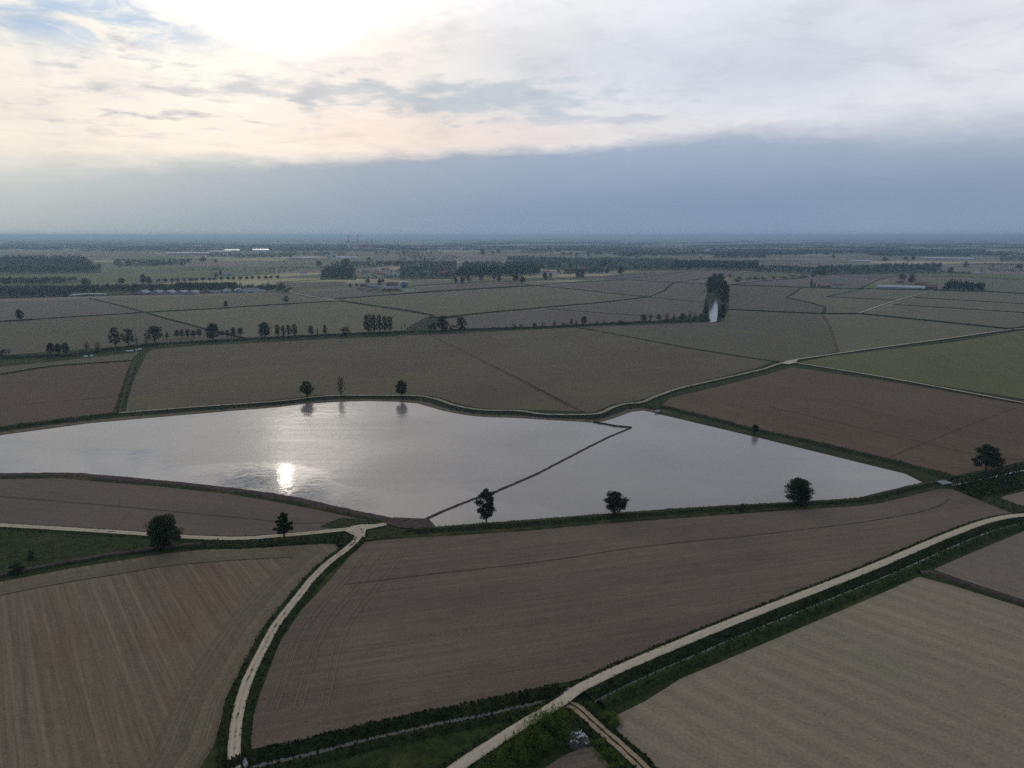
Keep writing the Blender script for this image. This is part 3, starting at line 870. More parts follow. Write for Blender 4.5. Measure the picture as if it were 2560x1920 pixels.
band('grass_bank', [(-400, 1186), (0, 1184), (190, 1184), (411, 1202), (570, 1219), (727, 1241), (885, 1276), (996, 1298), (1030, 1300)],
     [(-400, 1201), (0, 1198), (158, 1196), (253, 1205), (411, 1218), (570, 1235), (700, 1257), (822, 1281), (932, 1304), (990, 1314)],
     [(-.02, .1), (.18, .8), (.42, .85), (.62, .35), (.85, .25), (1, 0)], [M['verge'], M['earth']], mi=[1, 1, 1, 0, 0], jit=.3, tuft=.5, tuft_h=.4, step=3)
sheet('meadow', [(800, 1318), (850, 1296), (900, 1300), (985, 1312), (1060, 1328), (1000, 1345), (950, 1350), (915, 1352), (905, 1330), (880, 1322)], M['verge'], z=.3, tuft=.6, tuft_h=.4)
sheet('ground', [(985, 1296), (1072, 1300), (1090, 1320), (1060, 1326), (1000, 1322), (960, 1310)], M['earth'], z=.55)
cb = px_line([(1058, 1302), (1110, 1278), (1185, 1248), (1238, 1231), (1342, 1186), (1453, 1128), (1516, 1096), (1578, 1070)], 1.5, False)
ribbon('bund', cb, [(-.9, .1), (-.35, .6), (.35, .6), (.9, .1)], M['earth'], jit=.2)
cb = px_line([(1578, 1070), (1532, 1065), (1484, 1056)], 2, False)
ribbon('bund', cb, [(-1.2, .1), (-.4, .9), (.4, .9), (1.2, .1)], M['bank'], jit=.35)

# canal that runs off to the right behind the little bridge
band('grass_bank', [(2382, 1193), (2420, 1190), (2470, 1178), (2560, 1157), (2900, 1080)], [(2379, 1214), (2461, 1197), (2560, 1176), (2900, 1110)], [(0, 0), (.4, .9), (.75, .8), (1, .1)], M['bank'], jit=.3, tuft=.8, tuft_h=.7)
ribbon('water', px_line([(2376, 1214), (2461, 1198), (2560, 1176), (2900, 1110)], 3), [(-.7, .22), (1.0, .22)], M['ditch'])
band('grass_bank', [(2385, 1218), (2461, 1201), (2560, 1180), (2900, 1115)], [(2440, 1246), (2500, 1238), (2560, 1222), (2900, 1190)], [(0, .2), (.2, 1.2), (.5, 1.6), (.8, .9), (1, 0)], M['bank'], jit=.5, tuft=1.0, tuft_h=.9)
band('grass_bank', [(2382, 1222), (2450, 1246), (2540, 1284), (2600, 1291)], [(2400, 1217), (2490, 1240), (2570, 1268), (2640, 1284)], [(0, 0), (.3, .5), (.7, .5), (1, 0)], M['verge'], jit=.25, tuft=.8, tuft_h=.5)

# bunds between fields: low grassy dams
def bund(px, w=3.0, h=0.9, mat='bund', step=6, rounded=False, jit=.3):
    ribbon('bund', px_line(px, step, rounded), [(-w / 2, 0), (-w / 4, h), (w / 4, h), (w / 2, 0)], M[mat], jit=jit)


bund([(2300, 1432), (2345, 1436), (2387, 1452), (2480, 1482), (2560, 1509), (3000, 1645)], 2.2, .6, 'earth', 2, True, .2)
bund([(1070, 836), (1160, 880), (1305, 953), (1400, 1005), (1460, 1030)], 2.4, .5, 'dryearth', 4, True)
bund([(1440, 818), (1538, 836), (1735, 873), (1900, 899), (1950, 906)], 2.6, .7, 'bund', 5, True)
bund([(1815, 774), (1920, 779), (2056, 785), (2152, 785), (2380, 808), (2506, 821), (2530, 825)], 5.0, 1.5, 'bank', 6)
bund([(2056, 786), (2066, 800), (2075, 820), (2085, 850), (2096, 884)], 4.0, .4, 'dryearth', 5, True)
bund([(-400, 985), (0, 936), (127, 916), (330, 902)], 2.2, .6, 'bund', 5, True)
bund([(-300, 828), (0, 804), (356, 782), (500, 774), (841, 753)], 4.0, 1.2)
bund([(223, 746), (300, 764), (366, 783), (520, 825), (612, 847)], 4.0, 1.2)
bund([(846, 752), (1020, 778), (1078, 788)], 5.0, 1.6)
bund([(1075, 795), (1117, 793), (1240, 780), (1500, 757), (1617, 744)], 5.0, 1.4)
bund([(850, 747), (1020, 734), (1336, 715)], 4.0, 1.3)
bund([(1340, 715), (1440, 724), (1520, 733), (1620, 743)], 4.0, 1.2)
bund([(1370, 789), (1440, 785), (1600, 797)][:0] or [(1368, 772), (1520, 784), (1600, 789), (1640, 792)], 2.6, .7)
bund([(1620, 744), (1660, 727), (1684, 706)], 6.0, 1.2)
bund([(1625, 744), (1756, 756)], 3.2, .9)
bund([(1340, 714), (1400, 708), (1520, 702), (1560, 700), (1680, 706), (1762, 709)], 4.0, 1.2)
bund([(1684, 706), (1770, 696), (1830, 690)], 3.0, 1.0)
bund([(1310, 710), (1360, 716)], 3.0, .9)
bund([(1030, 716), (1150, 708), (1260, 703), (1410, 697), (1560, 688), (1640, 682)], 4.0, 1.2)
bund([(1500, 694), (1560, 697), (1660, 687), (1730, 677)], 3.0, 1.0)
bund([(1260, 704), (1320, 712)], 3.0, 1.0)
bund([(1820, 712), (2005, 719), (2100, 722), (2200, 723), (2340, 726), (2450, 728), (2560, 735), (2900, 752)], 5.0, 1.5)
bund([(2005, 719), (1966, 745), (2020, 756), (2062, 768), (2062, 778), (2054, 784)], 4.5, 1.3)
bund([(2160, 722), (2066, 742), (2240, 751)], 3.0, .9)
bund([(2285, 744), (2560, 760), (2900, 779)], 3.2, 1.0)
bund([(2233, 762), (2560, 782), (2900, 803)], 3.2, 1.0)
bund([(2155, 720), (2190, 702), (2255, 686)], 4.5, 1.3)
bund([(1830, 712), (1900, 703), (2020, 694)], 4.5, 1.6)
bund([(2530, 824), (2600, 808), (2900, 780)], 4.0, 1.2)
bund([(720, 720), (880, 713)], 3.0, 1.0)
bund([(690, 706), (860, 697), (1000, 694)], 3.0, 1.0)
bund([(835, 748), (1020, 733), (1110, 726), (1330, 714)], 3.0, 1.0)
bund([(2080, 684), (2180, 690), (2250, 692)][:0] or [(2100, 690), (2210, 697)], 3.0, .8)
bund([(2260, 690), (2400, 692), (2560, 700), (2800, 712)], 4.0, 1.2)
# furrows left by wheels across the bare fields
def furrow(px, w=.7):
    ribbon('furrow', px_line(px, 3), [(-w / 2, .21), (w / 2, .21)], M['furrow'], jit=.08)


furrow([(856, 1462), (960, 1450), (1073, 1436), (1350, 1405), (1548, 1375), (1706, 1356), (1860, 1341), (2113, 1311), (2271, 1286), (2350, 1264), (2372, 1246)], .38)
furrow([(0, 1242), (32, 1244), (222, 1260), (411, 1277), (680, 1303), (720, 1308), (790, 1308), (869, 1303)], .38)
furrow([(2208, 1150), (2300, 1112), (2400, 1072), (2470, 1045), (2545, 1018)], .8)
furrow([(1923, 1017), (2113, 1061), (2303, 1106), (2461, 1140), (2560, 1150)], .8)
furrow([(1370, 950), (1500, 1000)][:0] or [(60, 1010), (150, 1003), (280, 992)], .8)

# ------------------------------------------------------------------ trees
M['bark'] = plain_mat('bark', (0.055, 0.045, 0.035), 0.95, 0.1, 0.4, 3.0)
M['leaf'] = leaf_mat('dark_leaves', (0.022, 0.035, 0.010), (0.046, 0.062, 0.019))
M['leaf_light'] = leaf_mat('spring_leaves', (0.032, 0.048, 0.014), (0.060, 0.080, 0.024), 0.3)
M['leaf_sparse'] = leaf_mat('thin_leaves', (0.045, 0.052, 0.022), (0.075, 0.080, 0.036))
M['leaf_conifer'] = leaf_mat('conifer_needles', (0.012, 0.022, 0.012), (0.022, 0.034, 0.018))
M['leaf_wood'] = leaf_mat('wood_leaves', (0.022, 0.036, 0.014), (0.062, 0.084, 0.030))
M['leaf_wood2'] = leaf_mat('poplar_leaves', (0.030, 0.050, 0.016), (0.056, 0.082, 0.026))


def leaf_quad(vs, fs, c, size, rnd, up=0.35):
    """one leaf spray: a small folded blade in a random direction"""
    d = Vector((rnd.gauss(0, 1), rnd.gauss(0, 1), rnd.gauss(0, 1) + up)).normalized()
    e = d.cross(Vector((rnd.gauss(0, 1), rnd.gauss(0, 1), rnd.gauss(0, 1)))).normalized()
    s, w = size * rnd.uniform(.6, 1.3), size * rnd.uniform(.35, .6)
    k = len(vs)
    vs += [c - d * s * .5, c + e * w * .6, c + d * s * .6, c - e * w * .6]
    fs.append((k, k + 1, k + 2, k + 3))


def tube(vs, fs, pts, radii, n=6):
    base = len(vs)
    for i, p in enumerate(pts):
        t = (pts[min(i + 1, len(pts) - 1)] - pts[max(i - 1, 0)]).normalized()
        a = t.cross(Vector((0.3, 1, 0.1))).normalized()
        b = t.cross(a)
        for k in range(n):
            an = 6.28318 * k / n
            vs.append(p + (a * math.cos(an) + b * math.sin(an)) * radii[i])
    for i in range(len(pts) - 1):
        for k in range(n):
            q = base + i * n
            fs.append((q + k, q + (k + 1) % n, q + n + (k + 1) % n, q + n + k))


def make_tree_meshes(shape, seed, leaves, size):
    """a 12 m tree: lobes of foliage carried on a forked, tapering trunk"""
    rnd = random.Random(seed)
    H, Wd = 12.0, 9.0
    lobes = []
    if shape in ('round', 'oak', 'airy', 'full'):
        n = {'round': 22, 'full': 30, 'oak': 17, 'airy': 19}[shape]
        z0, z1 = {'round': (2.6, 12), 'full': (1.2, 12), 'oak': (2.8, 12), 'airy': (3.2, 12)}[shape]
        for i in range(n):
            u = (i + rnd.random()) / n
            z = z0 + (z1 - z0) * (0.08 + 0.86 * u)
            t = (z - z0) / (z1 - z0)
            env = math.sin(math.pi * (0.10 + 0.86 * t ** 0.85)) ** 0.65
            rr = Wd / 2 * env * rnd.uniform(.35, .78 if shape != 'oak' else .86)
            an = i * 2.4 + rnd.uniform(-.5, .5)
            r = rnd.uniform(.95, 1.5) * (1.12 if shape == 'full' else .92 if shape == 'airy' else 1.0)
            lobes.append((Vector((math.cos(an) * rr, math.sin(an) * rr, z - r * .25)), r))
        lobes.append((Vector((rnd.uniform(-.6, .6), rnd.uniform(-.6, .6), z1 - 1.1)), 1.2))
        for i in range(5):
            lobes.append((Vector((rnd.uniform(-1.6, 1.6), rnd.uniform(-1.6, 1.6), z0 + (z1 - z0) * rnd.uniform(.25, .75))), 1.9))
    elif shape == 'cone':
        for i in range(34):
            t = ((i + rnd.random()) / 34) ** 1.15
            rr = Wd / 2 * min(1, .45 + 2.2 * t) * (1 - t) ** .62 * rnd.uniform(.2, .92)
            an = i * 2.4
            lobes.append((Vector((math.cos(an) * rr, math.sin(an) * rr, 3.4 + 8.2 * t + rnd.uniform(-.3, .3))), rnd.uniform(.8, 1.25) * (1 - t * .45)))
    elif shape == 'oval':
        for i in range(22):
            t = (i + .5) / 22
            rr = Wd / 2 * math.sin(math.pi * (.14 + .8 * t)) ** .7 * rnd.uniform(.3, .8)
            an = i * 2.4
            lobes.append((Vector((math.cos(an) * rr, math.sin(an) * rr, 2.2 + 9.2 * t)), rnd.uniform(.95, 1.35)))
    elif shape == 'sparse':
        for i in range(26):
            t = (i + .5) / 26
            rr = Wd / 2 * math.sin(math.pi * (.12 + .8 * t)) ** .7 * rnd.uniform(.3, .95)
            an = i * 2.4
            lobes.append((Vector((math.cos(an) * rr, math.sin(an) * rr, 2.4 + 9.2 * t)), rnd.uniform(.55, .85)))
    elif shape == 'bush':
        for i in range(14):
            rr = Wd / 2 * rnd.uniform(.1, .78)
            an = i * 2.4
            z = rnd.uniform(1.0, 10.2) * (1 - (rr / (Wd / 2)) ** 2 * .55)
            lobes.append((Vector((math.cos(an) * rr, math.sin(an) * rr, z)), rnd.uniform(1.1, 1.9)))
    elif shape == 'cypress':
        for i in range(18):
            t = (i + .5) / 18
            rr = Wd / 2 * (1 - t) ** .5 * .55
            lobes.append((Vector((math.cos(i * 2.4) * rr, math.sin(i * 2.4) * rr, .8 + 10.6 * t)), 1.9 * (1 - t * .6)))
    vs, fs = [], []
    per = leaves // len(lobes)
    for c, r in lobes:
        sq = Vector((rnd.uniform(.85, 1.25), rnd.uniform(.85, 1.25), rnd.uniform(.65, .9)))
        for _ in range(max(6, int(per * rnd.uniform(.75, 1.25)))):
            d = Vector((rnd.gauss(0, 1), rnd.gauss(0, 1), rnd.gauss(0, 1))).normalized()
            q = r * rnd.random() ** .42 * (1 + .35 * rnd.random() ** 3)
            leaf_quad(vs, fs, c + Vector((d.x * sq.x, d.y * sq.y, d.z * sq.z)) * q, size, rnd)
    crown = mesh('crown', vs, fs)
    tv, tf = [], []
    if shape != 'bush':
        fork = {'cone': 10.5, 'cypress': 9.0, 'oval': 8.0, 'sparse': 8.5}.get(shape, 4.0)
        lean = Vector((rnd.uniform(-.3, .3), rnd.uniform(-.3, .3), 0))
        tp = [Vector((0, 0, -.3)), Vector((0, 0, .3)), lean * .5 + Vector((0, 0, fork * .5)), lean + Vector((0, 0, fork))]
        tube(tv, tf, tp, [.42, .30, .22, .12], 7)
        for c, r in lobes:
            k = min(fork, max(1.8, c.z * .55))
            st = lean * (k / fork) + Vector((0, 0, k))
            mid = st.lerp(c, .55) + Vector((0, 0, -.35))
            tube(tv, tf, [st, mid, c], [.13, .08, .03], 4)
            if shape == 'sparse':
                for _ in range(3):
                    e = c + Vector((rnd.gauss(0, .7), rnd.gauss(0, .7), rnd.uniform(.3, 1.5)))
                    tube(tv, tf, [mid, c.lerp(e, .5), e], [.06, .04, .02], 3)
    trunk = mesh('trunk', tv, tf, smooth=True) if tv else None
    return crown, trunk


LIB = {}


def tree_variant(shape, big, k):
    key = (shape, big, k)
    if key not in LIB:
        n = {'round': 4200, 'full': 6500, 'oak': 3800, 'airy': 2400, 'cone': 3000, 'oval': 3800, 'sparse': 650, 'bush': 2600, 'cypress': 3400}[shape]
        size = .46 if shape != 'sparse' else .34
        if big and shape != 'sparse':
            n = int(n * 1.7)
        if not big:
            n, size = n // 4, size * 1.75
        cr, tr = make_tree_meshes(shape, k * 13 + len(shape) * 7 + 3, n, size)
        mat = {'sparse': 'leaf_sparse', 'cone': 'leaf_light', 'airy': 'leaf_light', 'cypress': 'leaf_conifer'}.get(shape, 'leaf')
        cr.materials.append(M[mat])
        if tr: tr.materials.append(M['bark'])
        LIB[key] = (cr, tr)
    return LIB[key]


TREE_COUNT = [0]


def put_tree(px, py, hpx, wpx, shape, label, group=None, name='tree', big=None, rot=None):
    base = G(px, py)
    s = ppm(py)
    h, w = hpx / s / 0.985, wpx / s
    TREE_COUNT[0] += 1
    rnd = random.Random(TREE_COUNT[0] * 17)
    big = py > 880 if big is None else big
    cr, tr = tree_variant(shape, big, TREE_COUNT[0] % (3 if big else 4))
    if py < 880: w *= 1.12
    sc = (w / 9.0, w / 9.0, h / 12.0)
    cat = 'bush' if shape == 'bush' else 'tree'
    rz = rnd.uniform(0, 6.28) if rot is None else rot
    if shape == 'bush':
        o = bpy.data.objects.new('bush' if name == 'tree' else name, cr)
        COL.objects.link(o)
        o.location, o.rotation_euler, o.scale = base, (0, 0, rz), sc
        return tag(o, label, cat, group)
    o = bpy.data.objects.new(name, None)
    COL.objects.link(o)
    o.location, o.rotation_euler, o.scale = base, (0, 0, rz), sc
    o.empty_display_size = .5
    tag(o, label, cat, group)
    for nm, me in (('trunk', tr), ('crown', cr)):
        c = bpy.data.objects.new(nm, me)
        COL.objects.link(c)
        c.parent = o
    return o


ORD = ['first', 'second', 'third', 'fourth', 'fifth', 'sixth', 'seventh', 'eighth', 'ninth', 'tenth', 'eleventh', 'twelfth', 'thirteenth', 'fourteenth', 'fifteenth',
       'sixteenth', 'seventeenth', 'eighteenth', 'nineteenth', 'twentieth', 'twenty-first', 'twenty-second', 'twenty-third', 'twenty-fourth', 'twenty-fifth']


def tree_row(group, desc, items, name='tree'):
    """a row whose members only their place tells apart"""
    items = sorted(items, key=lambda q: q[0])
    for i, (x, y, h, w, sh) in enumerate(items):
        put_tree(x, y, h, w, sh, '%s %s' % (ORD[i], desc), group, name)


put_tree(413, 1370, 86, 88, 'full', 'broad dense dark tree between the pale track and the striped field')
put_tree(711, 1347, 70, 66, 'cone', 'slender cone-shaped young tree standing beside the pale gravel track')
put_tree(1216, 1309, 88, 62, 'oval', 'upright leafy tree with bare lower trunk where the pond dam meets the bank')
put_tree(1537, 1290, 64, 76, 'oak', 'wide lopsided tree with short trunk leaning over the pond bank')
put_tree(1996, 1263, 70, 72, 'full', 'ball-shaped full dark tree on the bank near the narrow pond end')
put_tree(2464, 1184, 72, 74, 'oak', 'open-crowned tree at the corner of the reddish field near the small bridge')
put_tree(1854, 1279, 24, 20, 'bush', 'small lone bush on the bank between two larger pond trees')
put_tree(1887, 1086, 26, 20, 'round', 'small sapling on the hedge bank between the reddish field and pond')
put_tree(768, 998, 46, 44, 'airy', 'leafy forked tree on the far pond bank in the glare')
put_tree(853, 993, 53, 31, 'sparse', 'thin nearly bare tree between two leafy ones on the far pond bank')
put_tree(1005, 998, 48, 39, 'airy', 'round-headed small tree on the far pond bank where the bank starts to bend')
put_tree(45, 1432, 36, 42, 'bush', 'dark bush at the lower edge of the green grass wedge')
put_tree(78, 1398, 26, 22, 'bush', 'small pale shrub in the middle of the green grass wedge')
# along the hedge-lined canal
g = 'trees along the canal hedge'
put_tree(289, 868, 50, 30, 'oval', 'tall narrow tree beside a broader one near the white slabs', g)
put_tree(322, 870, 50, 43, 'airy', 'broad open tree beside a narrow one near the white slabs', g)
put_tree(342, 863, 22, 13, 'sparse', 'thin sapling just beside the broad open tree', g)
put_tree(388, 858, 43, 45, 'round', 'broad dark tree before the row of five small trees', g)
put_tree(366, 862, 20, 16, 'sparse', 'wispy shrub under the broad dark tree', g)
put_tree(418, 848, 18, 14, 'cone', 'small pointed tree between the broad dark tree and the row of five', g)
tree_row('row of five small trees', 'from left of the five small even trees past the canal hedge', [(443, 846, 22, 15, 'round'), (456, 845, 21, 14, 'round'), (470, 845, 22, 14, 'round'), (484, 845, 20, 15, 'round'), (498, 843, 21, 16, 'round')])
put_tree(533, 850, 43, 35, 'full', 'large round dark tree halfway along the canal hedge', g)
tree_row('two low and two taller small trees', 'from left of four small trees after the large round tree', [(556, 842, 16, 13, 'round'), (569, 842, 18, 12, 'round'), (584, 842, 23, 17, 'round'), (601, 842, 23, 18, 'round')])
put_tree(662, 843, 38, 33, 'full', 'large solitary rounded tree before the row of four slim trees', g)
tree_row('row of four slim trees', 'from left of the four slim trees on thin stems', [(694, 842, 31, 16, 'oval'), (709, 842, 29, 14, 'oval'), (722, 841, 29, 14, 'oval'), (737, 841, 31, 18, 'oval')])
put_tree(778, 840, 26, 16, 'round', 'small round tree on a thin stem past the four slim trees', g)
put_tree(794, 839, 19, 10, 'sparse', 'tiny thin sapling between a round tree and a pointed one', g)
put_tree(813, 840, 28, 20, 'cone', 'stout pointed tree with foliage down to the hedge', g)
put_tree(863, 841, 31, 28, 'bush', 'broad pyramid-like shrub tree before the tall poplars', g)
tree_row('clump of tall poplars', 'from left in the clump of five tall poplars', [(920, 834, 48, 28, 'oval'), (936, 834, 48, 18, 'oval'), (949, 833, 46, 18, 'oval'), (962, 832, 42, 18, 'oval'), (975, 831, 41, 21, 'oval')])
put_tree(1004, 826, 10, 4, 'sparse', 'shorter of two tiny stick-like saplings after the poplars', g)
put_tree(1013, 820, 13, 6, 'sparse', 'taller of two tiny stick-like saplings after the poplars', g)
tree_row('dark clump of trees at the grassy track', 'from left in the dark clump where grassy track meets canal', [(1081, 831, 31, 21, 'bush'), (1107, 827, 38, 32, 'full'), (1128, 831, 27, 23, 'bush'), (1153, 831, 39, 34, 'oval')])
put_tree(7, 887, 16, 18, 'bush', 'low dark bush at the very start of the canal hedge', g)
put_tree(23, 887, 17, 17, 'sparse', 'low thin shrub next to the first dark hedge bush', g)
put_tree(128, 887, 30, 22, 'round', 'dark round tree leading a group of two thinner ones', g)
put_tree(147, 889, 31, 22, 'airy', 'thinner tree in the middle of a group of three', g)
put_tree(166, 889, 33, 22, 'airy', 'thin tall tree closing a group of three', g)
put_tree(218, 878, 24, 22, 'sparse', 'almost bare tree with a wide wispy crown', g)
put_tree(245, 878, 24, 20, 'sparse', 'almost bare yellowish tree near the white slabs', g)
tree_row('shrubs on the far part of the canal hedge', 'from left of the thin trees and shrubs on the far hedge',
         [(1287, 822, 14, 17, 'bush'), (1303, 821, 14, 11, 'bush'), (1336, 819, 13, 11, 'round'), (1357, 818, 15, 14, 'sparse'), (1386, 817, 16, 15, 'sparse'), (1409, 815, 11, 13, 'bush'), (1428, 814, 17, 12, 'airy'), (1440, 814, 15, 11, 'sparse'),
          (1460, 814, 24, 17, 'round'), (1492, 812, 12, 12, 'sparse'), (1509, 811, 12, 10, 'sparse'), (1553, 810, 14, 19, 'bush'), (1609, 806, 20, 19, 'round'), (1626, 804, 22, 15, 'sparse'), (1647, 804, 19, 17, 'airy'), (1667, 804, 21, 20, 'sparse'),
          (1684, 804, 18, 15, 'sparse'), (1706, 804, 22, 21, 'airy'), (1724, 804, 27, 16, 'sparse'), (1738, 803, 22, 16, 'sparse'), (1752, 802, 20, 15, 'airy')])
# grove over the water channel
tree_row('trees shading the water channel', 'from left of the dark trees crowding the water channel',
         [(1764, 790, 26, 16, 'round'), (1774, 726, 34, 22, 'full'), (1776, 740, 42, 22, 'round'), (1785, 714, 30, 20, 'full'), (1796, 708, 22, 18, 'full'), (1801, 712, 28, 22, 'full'), (1809, 740, 38, 22, 'round'),
          (1813, 765, 36, 20, 'round'), (1799, 722, 24, 16, 'full'), (1807, 786, 26, 20, 'full'), (1803, 799, 26, 20, 'full'), (1816, 733, 22, 18, 'full'), (1805, 755, 30, 18, 'round'), (1790, 722, 30, 20, 'full'), (1783, 728, 34, 22, 'full'), (1763, 802, 16, 12, 'round'), (1796, 733, 26, 18, 'full')])
put_tree(1763, 766, 20, 15, 'sparse', 'yellowish thin bush at the edge of the dark channel trees')
# lone trees in the far fields
put_tree(50, 800, 27, 19, 'full', 'lone egg-shaped dark tree on the dam of the greyish far field')
put_tree(78, 799, 5, 5, 'bush', 'tiny bush on the dam near the lone egg-shaped tree')
put_tree(565, 770, 17, 13, 'round', 'small lone dark tree on the straight dam in front of the grey sheds')
put_tree(716, 761, 22, 20, 'airy', 'lone green heart-shaped tree on the dam near the pale road')
put_tree(718, 731, 23, 25, 'bush', 'dense dark tree at the end of the sheds where the pale road starts')
put_tree(919, 710, 13, 14, 'round', 'round dark tree behind the farm beside the red shed')
put_tree(949, 718, 21, 12, 'round', 'tall dark tree in the farmyard beside the cream house')
put_tree(957, 708, 11, 10, 'round', 'round dark tree behind the grey barn roof')
put_tree(1009, 717, 11, 9, 'round', 'small dark tree in front of the arched hangar')
put_tree(876, 721, 13, 10, 'airy', 'slim green tree at the entrance of the farm')
put_tree(891, 718, 9, 9, 'round', 'small dark tree before the low farm houses')
tree_row('trees in front of the poplar wood', 'from left of the field trees before the dark poplar wood',
         [(1140, 711, 17, 9, 'round'), (1156, 711, 22, 14, 'round'), (1172, 708, 20, 17, 'airy'), (1203, 706, 22, 13, 'round'), (1235, 704, 23, 14, 'airy'), (1248, 706, 21, 14, 'round'), (1289, 704, 24, 21, 'full'), (1306, 710, 18, 18, 'round')])
tree_row('trees in front of the white houses', 'from left of four trees before the two white houses', [(1363, 700, 19, 15, 'full'), (1376, 700, 18, 13, 'airy'), (1444, 696, 21, 13, 'full'), (1455, 696, 24, 14, 'full')])
put_tree(1551, 686, 22, 18, 'full', 'lone dark tree at the field corner before the dark wood')
put_tree(1824, 694, 9, 8, 'round', 'tiny tree in the bright green strip beyond the channel')
put_tree(1844, 705, 16, 23, 'bush', 'broad rounded bush at the start of the hedge beyond the channel')
tree_row('low hedge bushes beyond the channel', 'from left of the low hedge bushes beyond the channel', [(1872, 701, 10, 16, 'bush'), (1890, 700, 11, 18, 'bush'), (1908, 699, 8, 16, 'bush'), (1934, 697, 9, 14, 'bush'), (1958, 696, 6, 18, 'bush'), (1984, 695, 9, 22, 'bush'), (2010, 694, 10, 24, 'bush'), (2034, 692, 13, 24, 'bush'), (2058, 690, 14, 24, 'bush')])
put_tree(2028, 719, 21, 9, 'cypress', 'tallest of three dark cypresses beside the yellow house')
put_tree(2036, 719, 14, 7, 'cypress', 'middle-sized cypress beside the yellow house')
put_tree(2047, 720, 12, 7, 'cypress', 'lowest cypress beside the yellow house')
put_tree(2256, 702, 16, 19, 'round', 'wide dark tree behind the long white greenhouse')
put_tree(2278, 708, 22, 18, 'full', 'tall dark tree behind the long white greenhouse')
put_tree(2375, 688, 21, 20, 'airy', 'pale green tree standing behind the conifers')
put_tree(2414, 667, 14, 20, 'bush', 'pointed bush alone in the far strip fields')
put_tree(2548, 674, 14, 17, 'round', 'dark tree near the frame edge in the far strip fields')
put_tree(2415, 643, 11, 12, 'round', 'dark tree at the end of the far white greenhouses')
put_tree(214, 714, 19, 25, 'full', 'broad dark tree at the end of the poplar block')
put_tree(304, 710, 16, 18, 'full', 'lone round tree in the green field behind the white tunnel')
put_tree(359, 709, 23, 17, 'full', 'taller tree of a close pair behind the grey sheds')
put_tree(373, 710, 18, 18, 'full', 'rounder tree of a close pair behind the grey sheds')
put_tree(552, 691, 17, 11, 'cone', 'pointed dark tree beside the grey-roofed farmhouse')
put_tree(540, 691, 11, 19, 'bush', 'dark rounded thicket beside the grey-roofed farmhouse')
tree_row('even row of small trees beyond the sheds', 'from left in the even tree row beyond the grey sheds',
         [(397 + i * 15.6 + (i % 3) * 1.2, 706 - i * .45, 9, 11 + (i * 7) % 4, 'round') for i in range(20)])
for x, y, h, w, d in [(473, 658, 12, 16, 'round tree at the corner of the far green strip'), (508, 657, 15, 17, 'tall dark tree in front of the far warehouses'), (539, 657, 9, 11, 'small dark tree at the edge of the far green strip'),
                      (797, 668, 16, 19, 'pointed tree before the two white towers'), (865, 669, 22, 28, 'largest tree above the village edge'), (923, 653, 10, 12, 'lone tree in the bright strip behind the village'),
                      (1206, 640, 17, 17, 'broad tree in the far meadow beyond the poplar wood'), (1232, 636, 10, 8, 'narrow tree beside a larger one in the far meadow'), (1246, 635, 14, 13, 'tall oval tree in the far meadow'), (1394, 632, 10, 14, 'dark tree at the end of the far white strip'),
                      (1441, 641, 6, 7, 'tiny tree in the far meadow, paler of two'), (1470, 642, 7, 8, 'tiny tree in the far meadow, darker of two'), (1611, 639, 9, 9, 'small tree beside the far square copse'), (1637, 641, 9, 14, 'pale broad tree past the far square copse'),
                      (1751, 649, 8, 9, 'small tree before the far light-topped plantation'), (2083, 646, 9, 10, 'dark tree in the far pink field'), (2211, 655, 13, 15, 'tallest tree above the far tree belt'), (2263, 652, 10, 10, 'thin tree in the far field past the tree belt'), (2283, 652, 12, 15, 'broad tree in the far field past the tree belt')]:
    put_tree(x, y, h, w, 'round', d, 'far single trees')


# ------------------------------------------------------------------ hedges, woods
def leaf_mass(name, spots, size, per, mat, label=None, cat=None, group=None, kind=None, seed=1):
    """many crowns merged: spots are (position, radius, height)"""
    rnd = random.Random(seed)
    vs, fs = [], []
    for p, r, h in spots:
        nl = rnd.randint(2, 4)
        sub = [Vector((rnd.uniform(-.4, .4) * r, rnd.uniform(-.4, .4) * r, h * rnd.uniform(.5, .74))) for _ in range(nl)]
        for _ in range(int(per * rnd.uniform(.8, 1.2))):
            c = rnd.choice(sub)
            d = Vector((rnd.gauss(0, 1), rnd.gauss(0, 1), rnd.gauss(0, 1))).normalized()
            q = rnd.random() ** .4
            v = p + c + Vector((d.x * r * .75 * q, d.y * r * .75 * q, d.z * h * .40 * q))
            if v.z < .1: v.z = rnd.uniform(.1, h * .4)
            leaf_quad(vs, fs, v, size, rnd, .6)
    o = link(name, mesh(name, vs, fs), mat)
    return tag(o, label, cat, group, kind)


def hedge(px, w, h, step, label, size=.7, per=26, seed=1, mat='leaf', name='hedge'):
    rnd = random.Random(seed)
    ln = px_line(px, step)
    sp = []
    for p, n in zip(ln, normals(ln)):
        for _ in range(2):
            hh = h * rnd.choice([.5, .7, .9, 1.0, 1.25])
            sp.append((p + n * rnd.uniform(-w / 2, w / 2) + Vector((rnd.uniform(-1, 1) * step * .5, 0, 0)), rnd.uniform(.8, 1.3) * w * .42, hh))
    return leaf_mass(name, sp, size, per, M[mat], label, 'hedge', seed=seed)


